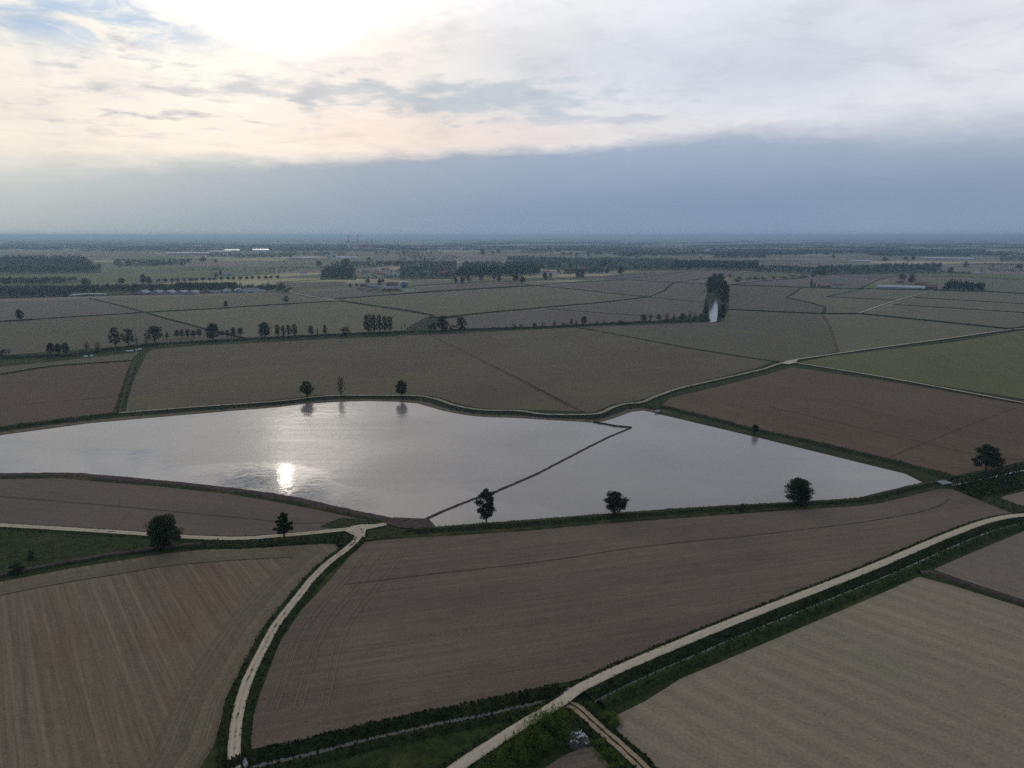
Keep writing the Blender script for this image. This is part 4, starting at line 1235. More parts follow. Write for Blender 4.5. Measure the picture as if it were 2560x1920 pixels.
CAN = [(-200, 925), (0, 897), (188, 888), (282, 874), (400, 861), (520, 855), (735, 843), (1020, 831), (1165, 825), (1353, 819), (1520, 810), (1640, 805), (1772, 800)]
cl = px_line(CAN, 5)
ribbon('grass_bank', cl, [(-7, 0), (-4.5, 1.2), (-1.5, .2), (1.5, .2), (4.5, 1.3), (7, 0)], M['bank'], jit=.5)
hedge(CAN[:5], 9, 2.6, 3.2, 'low dark scrub hedge along the canal past the white slabs', .9, 26, 3)
hedge(CAN[4:8], 8, 2.2, 4, 'low dark grassy hedge under the rows of small trees and poplars', .9, 22, 4)
hedge(CAN[8:], 7, 2.4, 4, 'long scrubby hedge running to the water channel', .9, 24, 5)
hedge([(1660, 1022), (1801, 1053), (1860, 1071), (2050, 1112), (2208, 1150), (2360, 1188)], 2.2, 1.5, 1.6, 'dark weedy hedge between the reddish field and the pond', .45, 26, 6)
hedge([(2400, 1222), (2461, 1212), (2560, 1192), (2800, 1140)], 9, 1.9, 2.2, 'dense green scrub beside the small canal past the bridge', .5, 40, 8)
hedge([(-200, 753), (0, 746), (180, 741), (330, 737), (560, 732), (705, 731)], 6, 2.0, 7, 'dark hedge along the field edge in front of the sheds', 1.3, 18, 9)


def quad_fill(quad, n, rnd):
    a, b, c, d = (G(*q) for q in quad)
    return [a.lerp(b, u).lerp(d.lerp(c, u), v) for u, v in ((rnd.random(), rnd.random()) for _ in range(n))]


def wood(quad, n, h, label, mat='leaf_wood', r=None, even=False, per=80, size=None, seed=None, name='woods'):
    seed = seed or int(quad[0][0] * 3 + quad[0][1])
    rnd = random.Random(seed)
    sp = []
    for p in quad_fill(quad, n, rnd):
        hh = h * (rnd.uniform(.93, 1.05) if even else rnd.uniform(.4, 1.2))
        sp.append((p, (r or h * .46) * rnd.uniform(.8, 1.3), hh))
    return leaf_mass(name, sp, size or max(1.4, h * .15), per, M[mat], label, 'wood', kind='stuff', seed=seed)


wood([(-60, 686), (256, 680), (250, 664), (-60, 668)], 560, 13, 'mixed light green wood beyond the poplar block', 'leaf_wood2')
wood([(-60, 668), (235, 664), (205, 645), (-60, 645)], 700, 17, 'tall dark wood behind the lighter wood', 'leaf_wood')
wood([(-60, 714), (150, 712), (200, 702), (-60, 702)], 300, 11, 'level-topped poplar block with bright top', 'leaf_wood2', even=True)
wood([(-60, 746), (175, 741), (228, 722), (-30, 722)], 460, 10, 'loose dark thicket at the field edge', 'leaf_wood')
wood([(195, 733), (500, 726), (595, 715), (210, 716)], 460, 8, 'dark tree belt behind the white tunnel', 'leaf_wood')
wood([(440, 727), (592, 724), (592, 716), (440, 717)], 240, 11, 'dense light-topped belt behind the grey sheds', 'leaf_wood2', even=True)
wood([(596, 729), (716, 729), (705, 718), (600, 719)], 90, 11, 'bushy trees around the last grey sheds', 'leaf_wood')
wood([(285, 668), (470, 665), (462, 652), (290, 652)], 340, 12, 'green thicket behind the striped far fields', 'leaf_wood')
wood([(520, 645), (730, 645), (735, 637), (520, 637)], 170, 16, 'trees in front of the far warehouses', 'leaf_wood')
wood([(700, 640), (860, 640), (860, 632), (700, 632)], 130, 15, 'trees behind the long low warehouse', 'leaf_wood')
wood([(815, 674), (1005, 666), (1010, 656), (830, 659)], 220, 13, 'dark wood line behind the village', 'leaf_wood')
wood([(800, 697), (880, 698), (885, 672), (815, 672)], 190, 15, 'dark trees at the edge of the village', 'leaf_wood')
wood([(882, 699), (1010, 696), (1005, 690), (890, 692)], 26, 6, 'garden trees in front of the village houses', 'leaf_wood')
wood([(1000, 697), (1140, 697), (1140, 655), (1000, 655)], 430, 12, 'trees among the scattered village gardens', 'leaf_wood')
wood([(1142, 697), (1346, 689), (1350, 678), (1150, 682)], 560, 22, 'dark poplar plantation with level bright top', 'leaf_wood2', r=4.5, even=True)
wood([(1155, 674), (1345, 670), (1345, 660), (1155, 660)], 240, 15, 'second plantation behind the poplars', 'leaf_wood2', even=True)
wood([(1262, 667), (1500, 678), (1525, 650), (1500, 641), (1270, 641)][:3] + [(1270, 642)], 560, 13, 'mixed trees around the far houses', 'leaf_wood')
wood([(1395, 687), (1520, 684), (1525, 675), (1390, 677)], 150, 9, 'green hedge belt beside the white houses', 'leaf_wood2')
wood([(1500, 677), (1695, 673), (1695, 650), (1500, 646)], 520, 11, 'mixed woodland before the dark plantation', 'leaf_wood')
wood([(1684, 675), (1892, 677), (1895, 665), (1690, 663)], 620, 22, 'long dark poplar plantation beyond the channel', 'leaf_wood2', r=4.5, even=True)
wood([(1780, 647), (1915, 648), (1912, 638), (1790, 638)], 260, 18, 'light-topped plantation in the distance', 'leaf_wood2', even=True)
wood([(1543, 643), (1605, 644), (1605, 635), (1545, 635)], 120, 17, 'square dark copse in the far meadow', 'leaf_wood')
wood([(1890, 678), (2090, 684), (2090, 670), (1890, 664)], 170, 9, 'loose trees past the dark plantation', 'leaf_wood')
wood([(2030, 686), (2200, 684), (2205, 668), (2045, 668)], 190, 13, 'dark broken tree belt behind the yellow house', 'leaf_wood')
wood([(2195, 684), (2345, 678), (2355, 662), (2200, 664)], 210, 13, 'dark tree belt behind the long greenhouse', 'leaf_wood')
wood([(2358, 728), (2456, 730), (2460, 720), (2370, 716)], 110, 15, 'dense dark conifer grove beside the farm', 'leaf_conifer', r=3.2, name='conifer_grove')
wood([(2500, 655), (2620, 657), (2620, 643), (2500, 643)], 120, 13, 'dark copse at the edge of the far fields', 'leaf_wood')
wood([(2450, 680), (2620, 682), (2620, 676), (2450, 674)], 70, 6, 'low scrub in the far strip fields', 'leaf_wood')
wood([(2395, 686), (2430, 687), (2430, 683), (2395, 683)], 16, 7, 'small scrub patch behind the conifers', 'leaf_wood')
wood([(1298, 634), (1380, 633), (1378, 627), (1300, 628)], 110, 13, 'rectangular copse in the far meadow', 'leaf_wood')
wood([(940, 640), (1110, 640), (1110, 628), (940, 630)], 160, 13, 'tree belt behind the power plant fields', 'leaf_wood')
wood([(1000, 655), (1140, 653), (1140, 640), (1000, 640)], 110, 12, 'scattered trees behind the village', 'leaf_wood')
for q in ([(1000, 698), (1142, 698), (1142, 654), (1000, 654)], [(800, 699), (890, 700), (890, 670), (812, 670)], [(1262, 668), (1505, 682), (1530, 648), (1270, 640)], [(1500, 678), (1700, 675), (1700, 648), (1498, 644)],
          [(2030, 688), (2350, 684), (2356, 660), (2045, 666)], [(1885, 680), (2060, 686), (2060, 668), (1888, 662)], [(-60, 748), (600, 731), (600, 712), (-60, 714)], [(-60, 688), (258, 682), (210, 643), (-60, 643)]):
    sheet('meadow', q, M['bank2'], z=.32)
# the plain beyond reads as one mass of trees
rnd = random.Random(99)
far = []
for k in range(330):
    cx = rnd.uniform(-150, 2720)
    cy = 594 + 34 * rnd.random() ** 1.25
    if cx > 1500: cy = 594 + 46 * rnd.random() ** 1.5
    c = G(cx, cy)
    L, Dp = rnd.uniform(250, 1000) * (1 + (c.y - 4000) / 14000), rnd.uniform(60, 160) * (1 + c.y / 9000)
    a = rnd.choice([0.1, 0.15, -0.2, 0.25]) + rnd.uniform(-.08, .08)
    n = int(min(190, L * Dp / 380))
    for _ in range(n):
        u, v = rnd.uniform(-L, L) * .5, rnd.uniform(-Dp, Dp) * .5
        h = rnd.uniform(11, 19)
        far.append((c + Vector((u * math.cos(a) - v * math.sin(a), u * math.sin(a) + v * math.cos(a), 0)), h * .62, h))
leaf_mass('woods', far, 6.5, 13, M['leaf_wood'], 'hazy belt of far woods along the horizon', 'wood', kind='stuff', seed=5)
spots = []
for _ in range(150):
    cx, cy = rnd.uniform(-100, 2660), 618 + 66 * rnd.random()
    if 1100 < cx < 1900 and cy > 645: continue
    c = G(cx, cy)
    a, n = rnd.choice([0.12, 0.3, -0.15, 1.4]) + rnd.uniform(-.1, .1), rnd.choice([2, 4, 7, 12, 18])
    h0 = rnd.uniform(5, 12)
    for k in range(n):
        t = (k - n / 2) * rnd.uniform(9, 16)
        h = h0 * rnd.uniform(.5, 1.2)
        spots.append((c + Vector((math.cos(a) * t, math.sin(a) * t, 0)), h * .5, h))
leaf_mass('woods', spots, 2.2, 30, M['leaf_wood'], 'small tree rows scattered along the far field edges', 'shrubs', kind='stuff', seed=6)


# ------------------------------------------------------------------ buildings
M['cream'] = plain_mat('cream_plaster', (0.62, 0.55, 0.42), .9, .2, .15, .3)
M['white'] = plain_mat('white_plaster', (0.80, 0.79, 0.76), .85, .3, .10, .3)
M['greywall'] = plain_mat('grey_wall', (0.36, 0.36, 0.36), .85, .3, .2, .3)
M['brick'] = plain_mat('brick_wall', (0.27, 0.14, 0.09), .9, .2, .25, .5)
M['tile'] = plain_mat('red_roof_tiles', (0.40, 0.17, 0.10), .85, .2, .3, .4)
M['orange'] = plain_mat('orange_roof_tiles', (0.48, 0.17, 0.08), .85, .2, .25, .4)
M['browntile'] = plain_mat('brown_roof_tiles', (0.22, 0.125, 0.09), .9, .2, .3, .4)
M['greyroof'] = plain_mat('grey_sheet_roof', (0.30, 0.29, 0.29), .7, .4, .25, .25)
M['greenroof'] = plain_mat('grey_green_sheet', (0.30, 0.35, 0.34), .6, .4, .2, .25)
M['film'] = plain_mat('white_film', (0.46, 0.47, 0.48), .5, .4, .15, .2)
M['metal'] = plain_mat('bright_sheet_roof', (0.75, 0.73, 0.70), .25, .5, .12, .05, .7)
M['pane'] = plain_mat('dark_window_glass', (0.03, 0.035, 0.04), .2, .5, .1, 1.0)
M['dark'] = plain_mat('dark_opening', (0.02, 0.02, 0.02), .9, .1, .2, 1.0)
M['redband'] = plain_mat('red_painted_band', (0.40, 0.06, 0.05), .7, .3, .15, .5)
M['steel'] = plain_mat('dark_steel', (0.12, 0.13, 0.14), .6, .4, .2, .5)


def box(vs, fs, x0, x1, y0, y1, z0, z1, bottom=False):
    k = len(vs)
    vs += [Vector(v) for v in ((x0, y0, z0), (x1, y0, z0), (x1, y1, z0), (x0, y1, z0), (x0, y0, z1), (x1, y0, z1), (x1, y1, z1), (x0, y1, z1))]
    fs += [(k, k + 1, k + 5, k + 4), (k + 1, k + 2, k + 6, k + 5), (k + 2, k + 3, k + 7, k + 6), (k + 3, k, k + 4, k + 7), (k + 4, k + 5, k + 6, k + 7)]
    if bottom: fs.append((k + 3, k + 2, k + 1, k))


def part(name, vs, fs, mat, parent):
    return link(name, mesh(name, vs, fs), mat, parent)


def empty(name, loc, rz=0.0):
    o = bpy.data.objects.new(name, None)
    COL.objects.link(o)
    o.location = loc
    o.rotation_euler = (0, 0, rz)
    return o


def house(px0, px1, py, h, label, wall='cream', roof='tile', depth=None, rise=None, rot=0.0, ends=False, windows=2, door=True, cat='house', name='house', group=None, chimney=False, overhang=.5):
    """gabled building whose front runs from px0 to px1 at image row py; h is the eaves height in metres"""
    s = ppm(py)
    w = (px1 - px0) / s
    c = G((px0 + px1) / 2, py)
    d = depth or max(7.0, w * .7)
    rise = rise if rise is not None else max(1.6, (w if ends else d) * .22)
    face = math.atan2(-c.x, c.y)                       # front looks back towards the viewer's side
    o = empty(name, c, face + R(rot))
    tag(o, label, cat, group)
    x0, x1 = -w / 2, w / 2
    vs, fs = [], []
    k = 0
    if ends:                                           # gable to the front
        vs = [Vector(v) for v in ((x0, 0, 0), (x1, 0, 0), (x1, d, 0), (x0, d, 0), (x0, 0, h), (x1, 0, h), (x1, d, h), (x0, d, h), (0, 0, h + rise), (0, d, h + rise))]
        fs = [(0, 1, 5, 8, 4), (1, 2, 6, 5), (2, 3, 7, 9, 6), (3, 0, 4, 7)]
    else:
        vs = [Vector(v) for v in ((x0, 0, 0), (x1, 0, 0), (x1, d, 0), (x0, d, 0), (x0, 0, h), (x1, 0, h), (x1, d, h), (x0, d, h), (x0, d / 2, h + rise), (x1, d / 2, h + rise))]
        fs = [(0, 1, 5, 4), (1, 2, 6, 9, 5), (2, 3, 7, 6), (3, 0, 4, 8, 7)]
    part('wall', vs, fs, M[wall], o)
    e, th = overhang, .25
    vs, fs = [], []

    def slab(a, b, cc, dd):
        k = len(vs)
        up = Vector((0, 0, th))
        for q in (a, b, cc, dd): vs.append(Vector(q) + Vector((0, 0, .03)))
        for q in (a, b, cc, dd): vs.append(Vector(q) + Vector((0, 0, .03)) + up)
        fs.extend([(k, k + 3, k + 2, k + 1), (k + 4, k + 5, k + 6, k + 7)] + [(k + i, k + (i + 1) % 4, k + 4 + (i + 1) % 4, k + 4 + i) for i in range(4)])
    if ends:
        dz = rise / (w / 2) * e
        slab((x0 - e, -e, h - dz), (0, -e, h + rise), (0, d + e, h + rise), (x0 - e, d + e, h - dz))
        slab((0, -e, h + rise), (x1 + e, -e, h - dz), (x1 + e, d + e, h - dz), (0, d + e, h + rise))
    else:
        dz = rise / (d / 2) * e
        slab((x0 - e, -e, h - dz), (x1 + e, -e, h - dz), (x1 + e, d / 2, h + rise), (x0 - e, d / 2, h + rise))
        slab((x0 - e, d / 2, h + rise), (x1 + e, d / 2, h + rise), (x1 + e, d + e, h - dz), (x0 - e, d + e, h - dz))
    rf = part('roof', vs, fs, M[roof], o)
    if chimney:
        v2, f2 = [], []
        box(v2, f2, x0 + w * .25, x0 + w * .25 + .9, d * .4, d * .4 + .9, h + rise * .4, h + rise + 1.2)
        part('chimney', v2, f2, M['brick'], rf)
    floors = max(1, int(h // 2.9)) if windows else 0
    for f in range(floors):
        for i in range(windows):
            xx = x0 + w * (i + .5) / windows
            if f == 0 and door and i == windows // 2:
                continue
            v2, f2 = [], []
            box(v2, f2, xx - .6, xx + .6, -.06, .02, f * 2.9 + 1.0, f * 2.9 + 2.3, True)
            part('window', v2, f2, M['pane'], o)
    if door:
        xx = x0 + w * (windows // 2 + .5) / max(1, windows)
        v2, f2 = [], []
        box(v2, f2, xx - .7, xx + .7, -.07, .02, 0, 2.3, True)
        part('door', v2, f2, M['dark'], o)
    return o


def kx(X): return 880 + .1447 * X
def ky(Y): return 600 + .1447 * Y


vg = 'village houses'
for X0, X1, Y, h, lab, wl, rf, kw in [
    (165, 215, 548, 8, 'narrow cream house highest in the village edge', 'cream', 'browntile', dict(ends=True)),
    (170, 235, 598, 5, 'cream house below the narrow high one', 'cream', 'browntile', {}),
    (212, 305, 572, 5, 'long cream house with a dull roof', 'cream', 'browntile', {}),
    (378, 420, 528, 5, 'small white house between garden trees', 'white', 'browntile', dict(ends=True)),
    (330, 405, 592, 6, 'cream house with red gable at the village corner', 'cream', 'tile', dict(ends=True)),
    (440, 530, 606, 4.5, 'brownish house with wide red roof', 'brick', 'tile', {}),
    (535, 600, 624, 5, 'pinkish house with red roof and low white yard', 'cream', 'tile', {}),
    (600, 688, 614, 7, 'largest red-roofed house with white end wall', 'white', 'tile', dict(ends=True)),
    (505, 555, 516, 6, 'cream house at the back of the village', 'cream', 'tile', {}),
    (560, 640, 520, 5, 'back house with a broad red roof', 'cream', 'tile', {}),
    (700, 800, 614, 8, 'tall white house with dark gable roof', 'white', 'browntile', dict(ends=True)),
    (800, 880, 530, 4, 'low cream house behind the village trees', 'cream', 'tile', {}),
    (960, 1040, 540, 5, 'lone white house with red roof in the trees', 'white', 'tile', {}),
    (1225, 1375, 574, 3.5, 'long low grey shed among village gardens', 'greywall', 'greyroof', dict(cat='shed', name='shed')),
    (1545, 1655, 604, 7, 'house with bright orange roof beside the poplar wood', 'brick', 'orange', {}),
    (1660, 1745, 606, 5, 'red-roofed house next to the bright orange roof', 'cream', 'tile', {}),
    (1750, 1810, 586, 5, 'small cream house against the poplar wood', 'cream', 'tile', {})]:
    house(kx(X0), kx(X1), ky(Y), h, lab, wl, rf, group=vg, windows=3, chimney=(X0 % 3 == 0), **kw)
# bell-tower like block
t = empty('tower', G(kx(328), ky(528)))
tag(t, 'small pale tower rising between village roofs', 'tower', vg)
v, f = [], []
box(v, f, -1.5, 1.5, -1.5, 1.5, 0, 10)
part('wall', v, f, M['cream'], t)
v, f = [Vector(q) for q in ((-1.8, -1.8, 10.02), (1.8, -1.8, 10.02), (1.8, 1.8, 10.02), (-1.8, 1.8, 10.02), (0, 0, 12))], [(0, 1, 4), (1, 2, 4), (2, 3, 4), (3, 0, 4)]
part('roof', v, f, M['tile'], t)
# the farm in the fields
fg = 'farm buildings in the open fields'
house(kx(525), kx(840), ky(882), 5, 'long farm barn with wide grey roof', 'brick', 'greyroof', depth=19, rise=5, windows=5, cat='barn', name='barn', group=fg)
house(kx(600), kx(790), ky(815), 7, 'farm barn with dark brown roof behind the grey barn', 'brick', 'browntile', depth=16, rise=4, windows=3, cat='barn', name='barn', group=fg)
house(kx(478), kx(516), ky(888), 8, 'narrow cream farmhouse at the end of the grey barn', 'cream', 'greyroof', depth=14, ends=True, windows=2, group=fg)
house(kx(270), kx(440), ky(826), 4, 'farm shed with pale grey roof behind the low houses', 'greywall', 'greyroof', depth=16, windows=0, cat='shed', name='shed', group=fg)
house(kx(90), kx(255), ky(872), 3, 'low farm building with long tiled roof nearest the road', 'cream', 'browntile', depth=8, windows=4, group=fg)
house(kx(258), kx(370), ky(888), 3.5, 'low cream farm house with red roof', 'cream', 'tile', depth=8, windows=3, group=fg)
house(kx(375), kx(462), ky(888), 4.5, 'cream farm house with arched dark openings', 'cream', 'browntile', depth=9, windows=3, group=fg)
house(kx(140), kx(272), ky(808), 4, 'dark red-roofed shed under the round tree', 'brick', 'browntile', depth=10, windows=0, cat='shed', name='shed', group=fg)


def arch(px0, px1, py, h, depth, label, wall, skin, name='hangar', cat='hangar', group=None, rot=0):
    s = ppm(py)
    w = (px1 - px0) / s
    c = G((px0 + px1) / 2, py)
    o = empty(name, c, math.atan2(-c.x, c.y) + R(rot))
    tag(o, label, cat, group)
    n = 14
    pro = [(-w / 2, 0), (-w / 2, h * .35)] + [(-w / 2 * math.cos(math.pi * i / n), h * .35 + h * .65 * math.sin(math.pi * i / n)) for i in range(1, n)] + [(w / 2, h * .35), (w / 2, 0)]
    vs = [Vector((x, 0, z)) for x, z in pro] + [Vector((x, depth, z)) for x, z in pro]
    m = len(pro)
    part('roof', vs, [(i, i + 1, m + i + 1, m + i) for i in range(m - 1)], M[skin], o)
    vs = [Vector((x * .985, .15, z * .985)) for x, z in pro] + [Vector((x * .985, depth - .15, z * .985)) for x, z in pro]
    part('wall', vs, [tuple(range(m - 1, -1, -1)), tuple(range(m, 2 * m))], M[wall], o)
    v2, f2 = [], []
    box(v2, f2, -w * .16, w * .16, .02, .14, 0, h * .45, True)
    part('door', v2, f2, M['dark'], o)
    return o


arch(kx(832), kx(970), ky(818), 13, 30, 'large arched grey-green hangar of the farm', 'greenroof', 'greenroof', group=fg)
for X0, X1, Y, lab in ((888, 982, 880, 'white covered heap nearest the hangar'), (985, 1062, 868, 'white covered heap beside dark bushes')):
    s = ppm(ky(Y))
    w = (X1 - X0) * .1447 / s
    c = G(kx((X0 + X1) / 2), ky(Y))
    vs, fs = [], []
    rn = random.Random(X0)
    nx, ny = 10, 5
    for i in range(nx + 1):
        for j in range(ny + 1):
            u, q = i / nx * 2 - 1, j / ny * 2 - 1
            z = 2.6 * max(0, 1 - u**4) * max(0, 1 - q**2) ** .6 + rn.uniform(0, .25)
            vs.append(Vector((u * w / 2, q * 3.5, z if max(abs(u), abs(q)) < .99 else 0)))
    for i in range(nx):
        for j in range(ny):
            a = i * (ny + 1) + j
            fs.append((a, a + ny + 1, a + ny + 2, a + 1))
    o = link('covered_heap', mesh('covered_heap', vs, fs, smooth=True), M['film'])
    o.location = c
    tag(o, lab, 'heap', fg)
# houses at the poplar wood
house(1356, 1374, 684, 6, 'white two-storey house with dull red roof beside the poplar wood', 'white', 'tile', windows=4, chimney=True)
house(1383, 1395, 689, 7, 'white house with bright red roof in front of the hedge', 'white', 'orange', ends=True, windows=3)
house(1348, 1353, 680, 4, 'tiny white shed beside the poplar wood', 'white', 'greyroof', windows=0, cat='shed', name='shed')
house(1268, 1282, 656, 5, 'pale grey farmhouse half hidden in far trees', 'greywall', 'greyroof', windows=3)
house(1294, 1312, 656, 4, 'long brown-roofed farm shed in far trees', 'cream', 'browntile', windows=0, cat='shed', name='shed')
house(1446, 1466, 674, 5, 'red-roofed house in the mixed woodland', 'cream', 'tile', windows=3)
house(1502, 1514, 674, 6, 'white house at the corner of the mixed woodland', 'white', 'browntile', windows=3)
house(1541, 1553, 668, 4, 'pale slanting-roofed shed behind the lone dark tree', 'white', 'film', windows=0, cat='shed', name='shed')
house(750, 768, 686, 5, 'white house with grey roof at the hedge before the village', 'white', 'greyroof', windows=3)
house(829, 857, 692, 4, 'long low white house with red roof before the village trees', 'white', 'tile', windows=5)
house(698, 707, 670, 5, 'tiny orange house alone in the far fields', 'cream', 'orange', windows=2)
house(559, 577, 689, 4.5, 'grey-roofed farmhouse beside a dark thicket', 'greywall', 'greyroof', windows=3)
# sheds along the field edge
sg = 'grey sheds along the field edge'
for X0, X1, lab in ((250, 440, 'first in line, with white front panels'), (492, 682, 'second in line, with a white end'), (694, 900, 'third in line, with a plain sloping roof'), (930, 1120, 'fourth in line, with rounded roof edge'), (1128, 1312, 'fifth in line, beside small brown sheds')):
    house(300 + .1447 * X0, 300 + .1447 * X1, 736, 3.2, 'grey-roofed shed ' + lab, 'greywall', 'greyroof', depth=26, rise=4.2, rot=-28, ends=True, windows=2, door=False, cat='shed', name='shed', group=sg)
house(495, 524, 734, 3, 'low brown-roofed shed after the five grey ones', 'brick', 'browntile', depth=9, windows=3, cat='shed', name='shed', group=sg)
house(527, 550, 733, 3, 'low dark grey shed before the white gabled one', 'greywall', 'greyroof', depth=10, windows=2, cat='shed', name='shed', group=sg)
house(558, 577, 732, 5, 'white gabled shed with two dark doors', 'white', 'greyroof', depth=12, ends=True, windows=3, cat='shed', name='shed', group=sg)
house(587, 607, 732, 5, 'pale gabled shed with a dark bush in front', 'greywall', 'film', depth=14, ends=True, windows=2, cat='shed', name='shed', group=sg)
house(610, 646, 731, 5, 'long pale shed with white wing near the bushy trees', 'white', 'greyroof', depth=14, windows=3, cat='shed', name='shed', group=sg)
house(647, 661, 730, 2.4, 'lowest white shed near the bushy trees', 'white', 'film', depth=6, windows=0, cat='shed', name='shed', group=sg)
arch(180, 260, 739, 3.2, 14, 'long low white tunnel greenhouse at the dark thicket', 'film', 'film', 'greenhouse', 'greenhouse')
# silo in the trees and the pole in the field
for px, py, h, r, nm, lab, mt in ((674, 720, 11, 1.6, 'silo', 'slim grey silo between the bushy trees', 'greywall'),):
    vs, fs = [], []
    tube(vs, fs, [Vector((0, 0, 0)), Vector((0, 0, h * .92)), Vector((0, 0, h))], [r, r, r * .35], 14)
    o = link(nm, mesh(nm, vs, fs), M[mt]); o.location = G(px, py)
    tag(o, lab, 'silo')
o = empty('utility_pole', G(839, 714.5))
tag(o, 'thin dark utility pole in the pale far field before the village', 'pole')
v, f = [], []
tube(v, f, [Vector((0, 0, 0)), Vector((0, 0, 13))], [.35, .22], 8)
part('post', v, f, M['steel'], o)
v, f = [], []
box(v, f, -2, 2, -.15, .15, 11.6, 11.9, True)
part('crossarm', v, f, M['steel'], o)
# yellow house and the long farm in the right-hand fields
house(2081, 2109, 720, 6.5, 'yellow two-storey farmhouse with grey-brown roof beside the cypresses', 'cream', 'browntile', depth=10, windows=5, chimney=True)
house(2052, 2063, 719, 4, 'small red-walled annex beside the lowest cypress', 'brick', 'tile', windows=2)
house(2066, 2077, 718, 3.5, 'small red-roofed shed next to the yellow farmhouse', 'brick', 'tile', windows=0, cat='shed', name='shed')
house(2200, 2304, 723, 4.2, 'very long white-roofed greenhouse with grey wall', 'greywall', 'film', depth=22, rise=3.2, windows=0, door=False, cat='greenhouse', name='greenhouse')
house(2304, 2340, 723, 4.5, 'brown-roofed barn joined to the long greenhouse', 'brick', 'browntile', depth=20, rise=5, windows=4, cat='barn', name='barn')
house(2290, 2318, 713, 4, 'brown-roofed shed behind the long greenhouse', 'brick', 'browntile', depth=12, windows=0, cat='shed', name='shed')
house(2241, 2258, 708, 4, 'small reddish barn under the wide dark tree', 'brick', 'browntile', depth=10, windows=2, cat='barn', name='barn')
house(2346, 2356, 726, 6, 'cream house between the barn and the conifers', 'cream', 'browntile', depth=8, ends=True, windows=2)
# far white greenhouses and industry
fgw = 'far white greenhouses'
for a, b, y, h, d, lab in ((2318, 2425, 648, 4, 70, 'broad block of far white greenhouses in the strip fields'), (2127, 2176, 654, 3, 30, 'short far white greenhouse before the tree belt'), (1386, 1470, 632.5, 3, 40, 'long thin far white greenhouse in the meadow'), (2438, 2450, 685, 3, 12, 'tiny white shed in the far scrub')):
    house(a, b, y, h, lab, 'film', 'film', depth=d, rise=3, windows=0, door=False, cat='greenhouse', name='greenhouse', group=fgw)
wg = 'far warehouses'
for a, b, y, h, d, wl, rf, lab in ((421, 490, 637, 9, 70, 'greywall', 'film', 'long pale far warehouse with rows of windows'), (492, 527, 637, 9, 60, 'greywall', 'film', 'pale far warehouse joining the long one'), (527, 575, 633, 10, 90, 'greywall', 'film', 'far warehouse with broad cream roof'),
                                    (563, 598, 629, 9, 80, 'greywall', 'metal', 'far warehouse with a thin shining roof'), (633, 671, 629, 12, 80, 'white', 'metal', 'far warehouse whose roof mirrors the sun brightest'),
                                    (720, 748, 649, 6, 40, 'greywall', 'greyroof', 'low grey far factory hall'), (748, 790, 648, 7, 50, 'cream', 'film', 'low cream far factory hall'), (846, 890, 647, 7, 45, 'white', 'film', 'long white-roofed hall beside the two white towers'),
                                    (926, 966, 626, 10, 60, 'greywall', 'film', 'pale hall beside the power plant'), (1761, 1774, 628, 14, 20, 'white', 'film', 'white block far off in the hazy trees'), (1697, 1711, 632, 8, 20, 'white', 'greyroof', 'low white hall far off in the hazy trees'), (1668, 1696, 621, 8, 30, 'white', 'film', 'thin pale hall far off in the haze')):
    house(a, b, y, h, lab, wl, rf, depth=d, rise=d * .085, windows=0, door=False, cat='warehouse', name='warehouse', group=wg, overhang=1.0)
for a, b, y, h, lab in ((818, 827, 647, 17, 'lower of two white towers beside the long hall'), (831, 841, 646, 21, 'taller of two white towers beside the long hall')):
    s = ppm(y); w = (b - a) / s
    o = empty('tower', G((a + b) / 2, y)); tag(o, lab, 'tower', 'white towers')
    v, f = [], []; box(v, f, -w / 2, w / 2, 0, 12, 0, h); part('wall', v, f, M['white'], o)
    v, f = [], []
    for i in range(3): box(v, f, -w / 2 + w * (.12 + .3 * i), -w / 2 + w * (.30 + .3 * i), -.1, .1, h * .25, h * .8, True)
    part('window', v, f, M['pane'], o)
# power plant with two banded chimneys
o = empty('power_plant', G(908, 626))
tag(o, 'big block of the far power plant with red top band', 'power plant')
w = 36 / ppm(626)
v, f = [], []; box(v, f, -w / 2, w / 2, 0, 50, 0, 24); part('wall', v, f, M['greywall'], o)
v, f = [], []; box(v, f, -w / 2 - .5, w / 2 + .5, -.6, 50.5, 24, 37); part('upper_cladding', v, f, M['redband'], o)
v, f = [], []; box(v, f, -w * .75, -w / 2 - 1, 5, 30, 0, 26); part('annex', v, f, M['white'], o)
for px, lab in ((873, 'banded red and white chimney standing further from the plant block'), (895, 'banded red and white chimney rising right beside the plant block')):
    o = empty('chimney', G(px, 626.5)); tag(o, lab, 'chimney', 'power plant chimneys')
    v, f = [], []; tube(v, f, [Vector((0, 0, 0)), Vector((0, 0, 125))], [4.2, 2.8], 16); part('shaft', v, f, M['white'], o)
    for i in range(5):
        v, f = [], []; z = 62 + i * 12.6
        r0 = 4.2 - 1.4 * z / 125
        tube(v, f, [Vector((0, 0, z)), Vector((0, 0, z + 6.4))], [r0 + .08, r0 + .0], 16); part('band', v, f, M['redband'], o)
for px, top, lab, mt in ((919, 92, 'dark lattice mast above the power plant block', 'steel'), (930, 80, 'pale thick tower behind the power plant', 'greenroof')):
    o = empty('mast', G(px, 624)); tag(o, lab, 'mast')
    v, f = [], []
    if mt == 'steel':
        for a in (-1, 1):
            for b in (-1, 1):
                tube(v, f, [Vector((a * 4, b * 4, 0)), Vector((a, b, top))], [.7, .5], 4)
        for i in range(8):
            z = top * i / 8; r = 4 - 3 * i / 8
            tube(v, f, [Vector((-r, -r, z)), Vector((r, -r, z + top / 8))], [.5, .5], 4)
    else:
        tube(v, f, [Vector((0, 0, 0)), Vector((0, 0, top)), Vector((0, 0, top + 2))], [6, 5, 1], 12)
    part('frame', v, f, M[mt], o)

